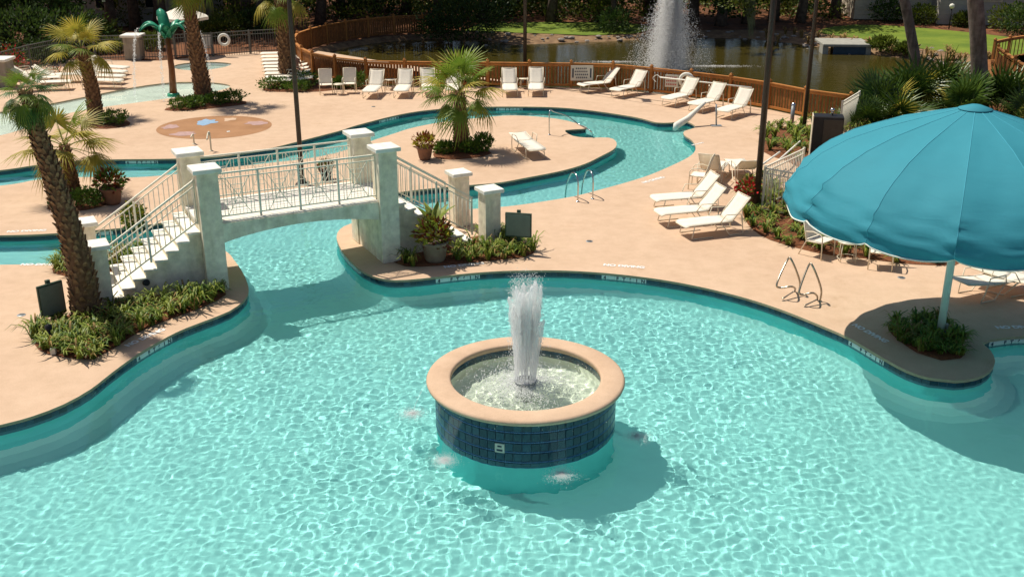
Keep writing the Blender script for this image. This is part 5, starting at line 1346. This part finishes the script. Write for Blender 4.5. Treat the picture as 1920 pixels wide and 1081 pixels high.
# overhanging branch with moss
p = G(1330, 45); t = thing('oak_branch', 'sunlit leafy bough with hanging spanish moss left of the thick lamp post', 'branch', W(1400, -10, 60))
b0 = W(1400, -10, 60)
MB().tube([Vector((0, 3, 2)), Vector((-.3, 1, .9)), Vector((-.6, 0, .1)), Vector((-1.1, -.3, -.5))], [.14, .1, .06, .02], 6).build('limb', M['bark'], t)
mb = MB(); r = random.Random(6)
for c in ((-.9, 0, -.4), (-.3, 0, -.2), (.2, .2, -.1), (.1, 0, -.8), (-.2, .3, .2)): leafball(mb, c, .5, .5, .32, 90, .2, r, .55, .2)
mb.build('foliage', M['leaf2'], t)
ms = MB()
for k in range(60):
    x = .25 + r.gauss(0, .10); L = r.uniform(.8, 2.2); ms.tube([(x, r.gauss(0, .08), -.3), (x + r.gauss(.08, .05), 0, -.3 - L * .5), (x + r.gauss(.15, .06), 0, -.3 - L)], [.012, .02, .004], 3, False)
ms.build('hanging_moss', M['moss'], t)

# palmetto cluster
for k, (x, y, s, lb) in enumerate([(1650, 225, 1.15, 'dark palmetto clump nearest the metal gate leaf'), (1700, 205, 1.3, 'dark palmetto clump at the foot of the slim pine'), (1755, 200, 1.4, 'tall dark palmetto clump between the two pines'), (1680, 245, 1.0, 'low palmetto clump above the left canopy edge'),
                                (1800, 225, 1.1, 'palmetto clump left of the thick pine'), (1880, 215, 1.2, 'palmetto clump right of the thick pine below the boardwalk'), (1925, 240, 1.0, 'palmetto clump at the right picture edge'), (1620, 245, .8, 'small palmetto clump beside the gate post')]):
    r = random.Random(200 + k); t = thing('palmetto', lb, 'palmetto', G(x, y))
    for j in range(22):
        e = R(r.uniform(8, 85)); az = j * 2.4 + r.uniform(-.3, .3); sz = s * r.uniform(.8, 1.15)
        o = link('frond', FR['p' if r.random() < .88 else 'y'][0 if r.random() < .6 else 1], t, (r.uniform(-.3, .3), r.uniform(-.3, .3), .05), None, (sz, sz, sz)); o.rotation_euler = (r.uniform(-.5, .5), -e, az)
# bank plants, lawn-edge bushes
for k, (x, y, w, h, m_, lb) in enumerate([(1728, 45, .9, 1.1, 'leaf2', 'yellow green bush in front of the light house wall'), (1805, 50, .6, .8, 'leaf2', 'thin bush before the house left of the thick pine'), (1888, 58, 1.2, 1.5, 'leaf2', 'large green bush right of the thick pine on the lawn edge'),
                                         (1915, 66, 1.2, 1.8, 'leaf', 'dark bush at the far right of the lawn'), (1665, 40, 1.2, 1.4, 'leaf', 'dark bush left of the slim pine beyond the lawn'), (1655, 92, .7, .6, 'leaf2', 'low reeds on the pond bank right of the outlet box'), (1700, 97, .5, .4, 'leaf2', 'small bank plant behind the slim pine'),
                                         (1152, 60, 1.0, 1.3, 'leaf', 'dark bush on the pond bank left of the plume'), (880, 70, 2.6, 2.2, 'leaf', 'dark shaded bush at the left corner of the pond'), (830, 72, 1.6, 1.2, 'leaf', 'dark bush in front of the boardwalk fence end'), (475, 66, 1.2, 1.4, 'leaf', 'dark bush behind the far metal fence near the fence palm'),
                                         (430, 70, 1.3, 1.3, 'leaf2', 'yellow green bush behind the life ring fence'), (400, 72, 1.0, 1.1, 'leaf2', 'olive bush right of the tall palm trunk'), (285, 92, .9, .8, 'leaf2', 'olive bush between tan pillar and spray palm'), (205, 98, .9, .7, 'leaf2', 'low bush left of the tan pillar'), (100, 118, 1.2, 1.0, 'leaf', 'dark green bush behind the shaded loungers'), (45, 112, 3.0, 2.6, 'leaf', 'big dark bush behind the metal fence at upper left'), (115, 96, 2.6, 2.4, 'leaf', 'big dark bush behind the shaded loungers'), (10, 92, 3.2, 3.2, 'leaf', 'tall dark bush at the upper left corner'), (165, 88, 1.8, 1.5, 'leaf2', 'olive bush beyond the yellowish palm'), (450, 52, 1.6, 1.6, 'leaf2', 'sunlit bush in the wood behind the life ring fence'), (240, 50, 1.5, 2.2, 'leaf2', 'sunlit tall bush behind the tan pillar'), (1130, 42, 1.2, 1.5, 'leaf2', 'sunlit bush at the back edge of the middle lawn'), (1020, 30, 1.2, 1.4, 'leaf2', 'pale green bush behind the middle lawn near the post')]):
    shrub('bush', lb, G(x, y), w, w * .8, h, 900 if w < 1.7 else 2400, .22, M[m_], 300 + k, cat='bush')
# ------------------------------------------------------------------ houses beyond
def house(p, rz, w, d, h, label, wm, wins, seed=0):
    t = thing('house', label, 'house', p, rz)
    MB().box((0, d / 2, h / 2), (w, d, h)).build('wall', wm, t)
    sd = MB().mesh
    for q in range(int(h / .3)):
        MB().box((0, -.012, .15 + q * .3), (w, .02, .27), bev=.005).build('siding_board', wm, t)
    P = [(-w / 2 - .5, -.6, h), (w / 2 + .5, -.6, h), (w / 2 + .5, d / 2, h + 1.8), (-w / 2 - .5, d / 2, h + 1.8), (w / 2 + .5, d + .6, h), (-w / 2 - .5, d + .6, h)]
    MB().add(P + [(a, b, c + .15) for a, b, c in P], [(0, 1, 2, 3), (3, 2, 4, 5), (9, 8, 7, 6), (11, 10, 8, 9), (0, 6, 7, 1), (5, 4, 10, 11), (0, 3, 9, 6), (3, 5, 11, 9), (1, 7, 8, 2), (2, 8, 10, 4)]).build('roof', M['roof'], t)
    for (x, z, ww, hh) in wins:
        o = MB().box((x, -.05, z), (ww + .2, .06, hh + .2), bev=.01).build('window', M['wall_l'], t); MB().box((x, -.085, z), (ww, .02, hh)).build('pane', M['glass'], o)
        MB().box((x, -.1, z), (.05, .03, hh)).build('muntin', M['wall_l'], o)
house(G(1760, 38), R(-5), 11, 8, 4.2, 'light tan house wall behind the two pines', M['wall_l'], [(-2.5, 2.4, 1.2, 1.4), (4, 2.4, 1.2, 1.4)])
house(G(1880, 48), R(-8), 8, 8, 4.2, 'grey sided house with a dark window at the upper right corner', M['wall'], [(-1.0, 2.2, 1.3, 1.3), (2, 2.2, 1.3, 1.3)])
house(G(205, 50), R(6), 12, 8, 3.6, 'dark shaded house behind the trees at the upper left', M['wall'], [(-3, 1.8, 1.2, 1.3), (0, 1.8, 1.2, 1.3), (3, 1.8, 1.2, 1.3)])
lt = thing('garden_lamp', 'small white globe lamp in front of the light house wall', 'garden lamp', G(1779, 55)); MB().tube([(0, 0, 0), (0, 0, 1.25)], .04, 8).build('post', M['black'], lt); MB().lathe([(0, 1.55), (.12, 1.5), (.17, 1.4), (.12, 1.28), (.04, 1.24)], 14).build('globe', M['cap'], lt)

# ------------------------------------------------------------------ painted deck lettering and small things
def deck_text(txt, at_px, to_px, size, name='deck_lettering'):
    a, b = G(*at_px), G(*to_px); d = b - a; c = (a + b) / 2
    o = link(name, letters(txt, size, M['paint'], name), deck, (c.x, c.y, .006), (0, 0, math.atan2(d.y, d.x)))
    return o
for a, b in (((840, 500), (900, 494)), ((1140, 497), (1200, 501)), ((1608, 612), (1655, 637)), ((60, 496), (95, 496)), ((25, 434), (75, 432)), ((1872, 614), (1950, 612))): deck_text('NO DIVING', a, b, .19)
deck_text('NO DIVING', (245, 645), (300, 620), .19)
deck_text('NO DIVING', (1205, 343), (1245, 332), .19)
deck_text('NO DIVING', (1300, 272), (1316, 268), .12)
for k, (x, y, lb) in enumerate([(48, 848, 'small blue wall inlet under water at the lower left'), (1082, 560, 'small dark inlet under water behind the jet'), (1518, 640, 'small blue inlet under water right of the fountain')]):
    c = G(x, y, -.9); o = MB().lathe([(0, .02), (.09, .02), (.10, 0)], 16).build('pool_drain', M['padoff'], None, (c.x, c.y, floor_z(c.x, c.y) + .003)); recv(o); tag(o, lb, 'pool drain')
for k, (x, y) in enumerate([(1180, 253), (1176, 267), (1228, 275)]):
    c = G(x, y, -1.2); o = recv(MB().lathe([(0, .02), (.17, .02), (.18, 0)], 16).build('pool_drain', M['black'], None, (c.x, c.y, floor_z(c.x, c.y) + .003))); tag(o, 'dark round drain in the river floor, ' + ('farthest', 'middle', 'nearest')[k] + ' of three', 'pool drain')
bx = G(150, 624); o = MB().lathe([(0, .10), (.26, .10), (.28, .08), (.28, 0)], 24).build('valve_cover', M['green_sign'], None, bx); tag(o, 'round green valve cover among the grass below the leaning palm', 'valve cover')
bx = G(276, 552, .1); t = thing('spotlight', 'small black garden spotlight on the stair side bed', 'spotlight', (bx.x, bx.y, 0)); MB().tube([(0, 0, 0), (0, 0, .35)], .012, 6).build('stake', M['black'], t); MB().tube([(-.06, .05, .36), (.06, -.1, .42)], [.05, .075], 12).build('lamp_housing', M['black'], t)
bx = G(97, 650); t = thing('spotlight', 'slim black bed light at the left end of the near bed', 'spotlight', bx); MB().tube([(0, 0, 0), (0, 0, .40)], .03, 8).build('stake', M['black'], t); MB().lathe([(.07, .38), (.07, .46), (0, .50)], 12).build('lamp_housing', M['black'], t)
ctl = MB().box((0, 0, .07), (.10, .06, .14), bev=.01).build('junction_box', M['dsign'], None, G(101, 664)); tag(ctl, 'tiny pale box at the edge of the near left bed', 'box')

for k, (x, y, lb) in enumerate([(1105, 452, 'in the open deck between the bridge and the three loungers'), (1690, 520, 'on the deck behind the umbrella pole'), (700, 200, 'on the far deck beyond the river bend'), (40, 590, 'on the deck left of the leaning palm bed')]):
    c = G(x, y, .004); t = thing('deck_drain', 'small round grey drain cover ' + lb, 'drain cover', c)
    MB().lathe([(0, .004), (.085, .004), (.09, .001)], 20).build('rim', M['galv'], t)
    gr = MB()
    for q in range(5): gr.box((0, (q - 2) * .03, .005), (.11, .010, .003))
    gr.build('slots', M['black'], t, kind='stuff')

rk = MB(); r = random.Random(17)
for a, b in far_px:
    for q in range(9):
        f = r.uniform(.2, 1.05); p0 = G(*a).lerp(G(b[0], b[1], -.3), f) + Vector((r.uniform(-1.6, 1.6), r.uniform(-.3, .3), 0)); s_ = r.uniform(.06, .22)
        P = []
        for zz, rr2 in ((-.4, .8), (.2, 1), (.7, .55)):
            for k in range(6): P.append(p0 + Vector((s_ * rr2 * math.cos(k * 1.047) * r.uniform(.8, 1.3), s_ * rr2 * math.sin(k * 1.047) * r.uniform(.7, 1.1), s_ * zz * .7 + .02)))
        rk.add(P, [(i * 6 + k, i * 6 + (k + 1) % 6, i * 6 + 6 + (k + 1) % 6, i * 6 + 6 + k) for i in range(2) for k in range(6)] + [tuple(range(12, 18))])
o = rk.build('bank_rocks', M['rock']); tag(o, 'small pale rocks scattered along the far pond bank', 'rocks', None, 'stuff')
rd = MB()
for a, b in far_px[7:15]:
    for q in range(7):
        p0 = G(*a).lerp(G(b[0], b[1], -.3), r.uniform(.3, 1)) + Vector((r.uniform(-1.2, 1.2), 0, 0)); clump(rd, p0.x, p0.y, r, z=p0.z, nb=14, hgt=.5, spread=.3, w=.03)
o = rd.build('bank_reeds', [M['straw']]); tag(o, 'dry straw coloured reeds along the right pond bank', 'reeds', None, 'stuff')
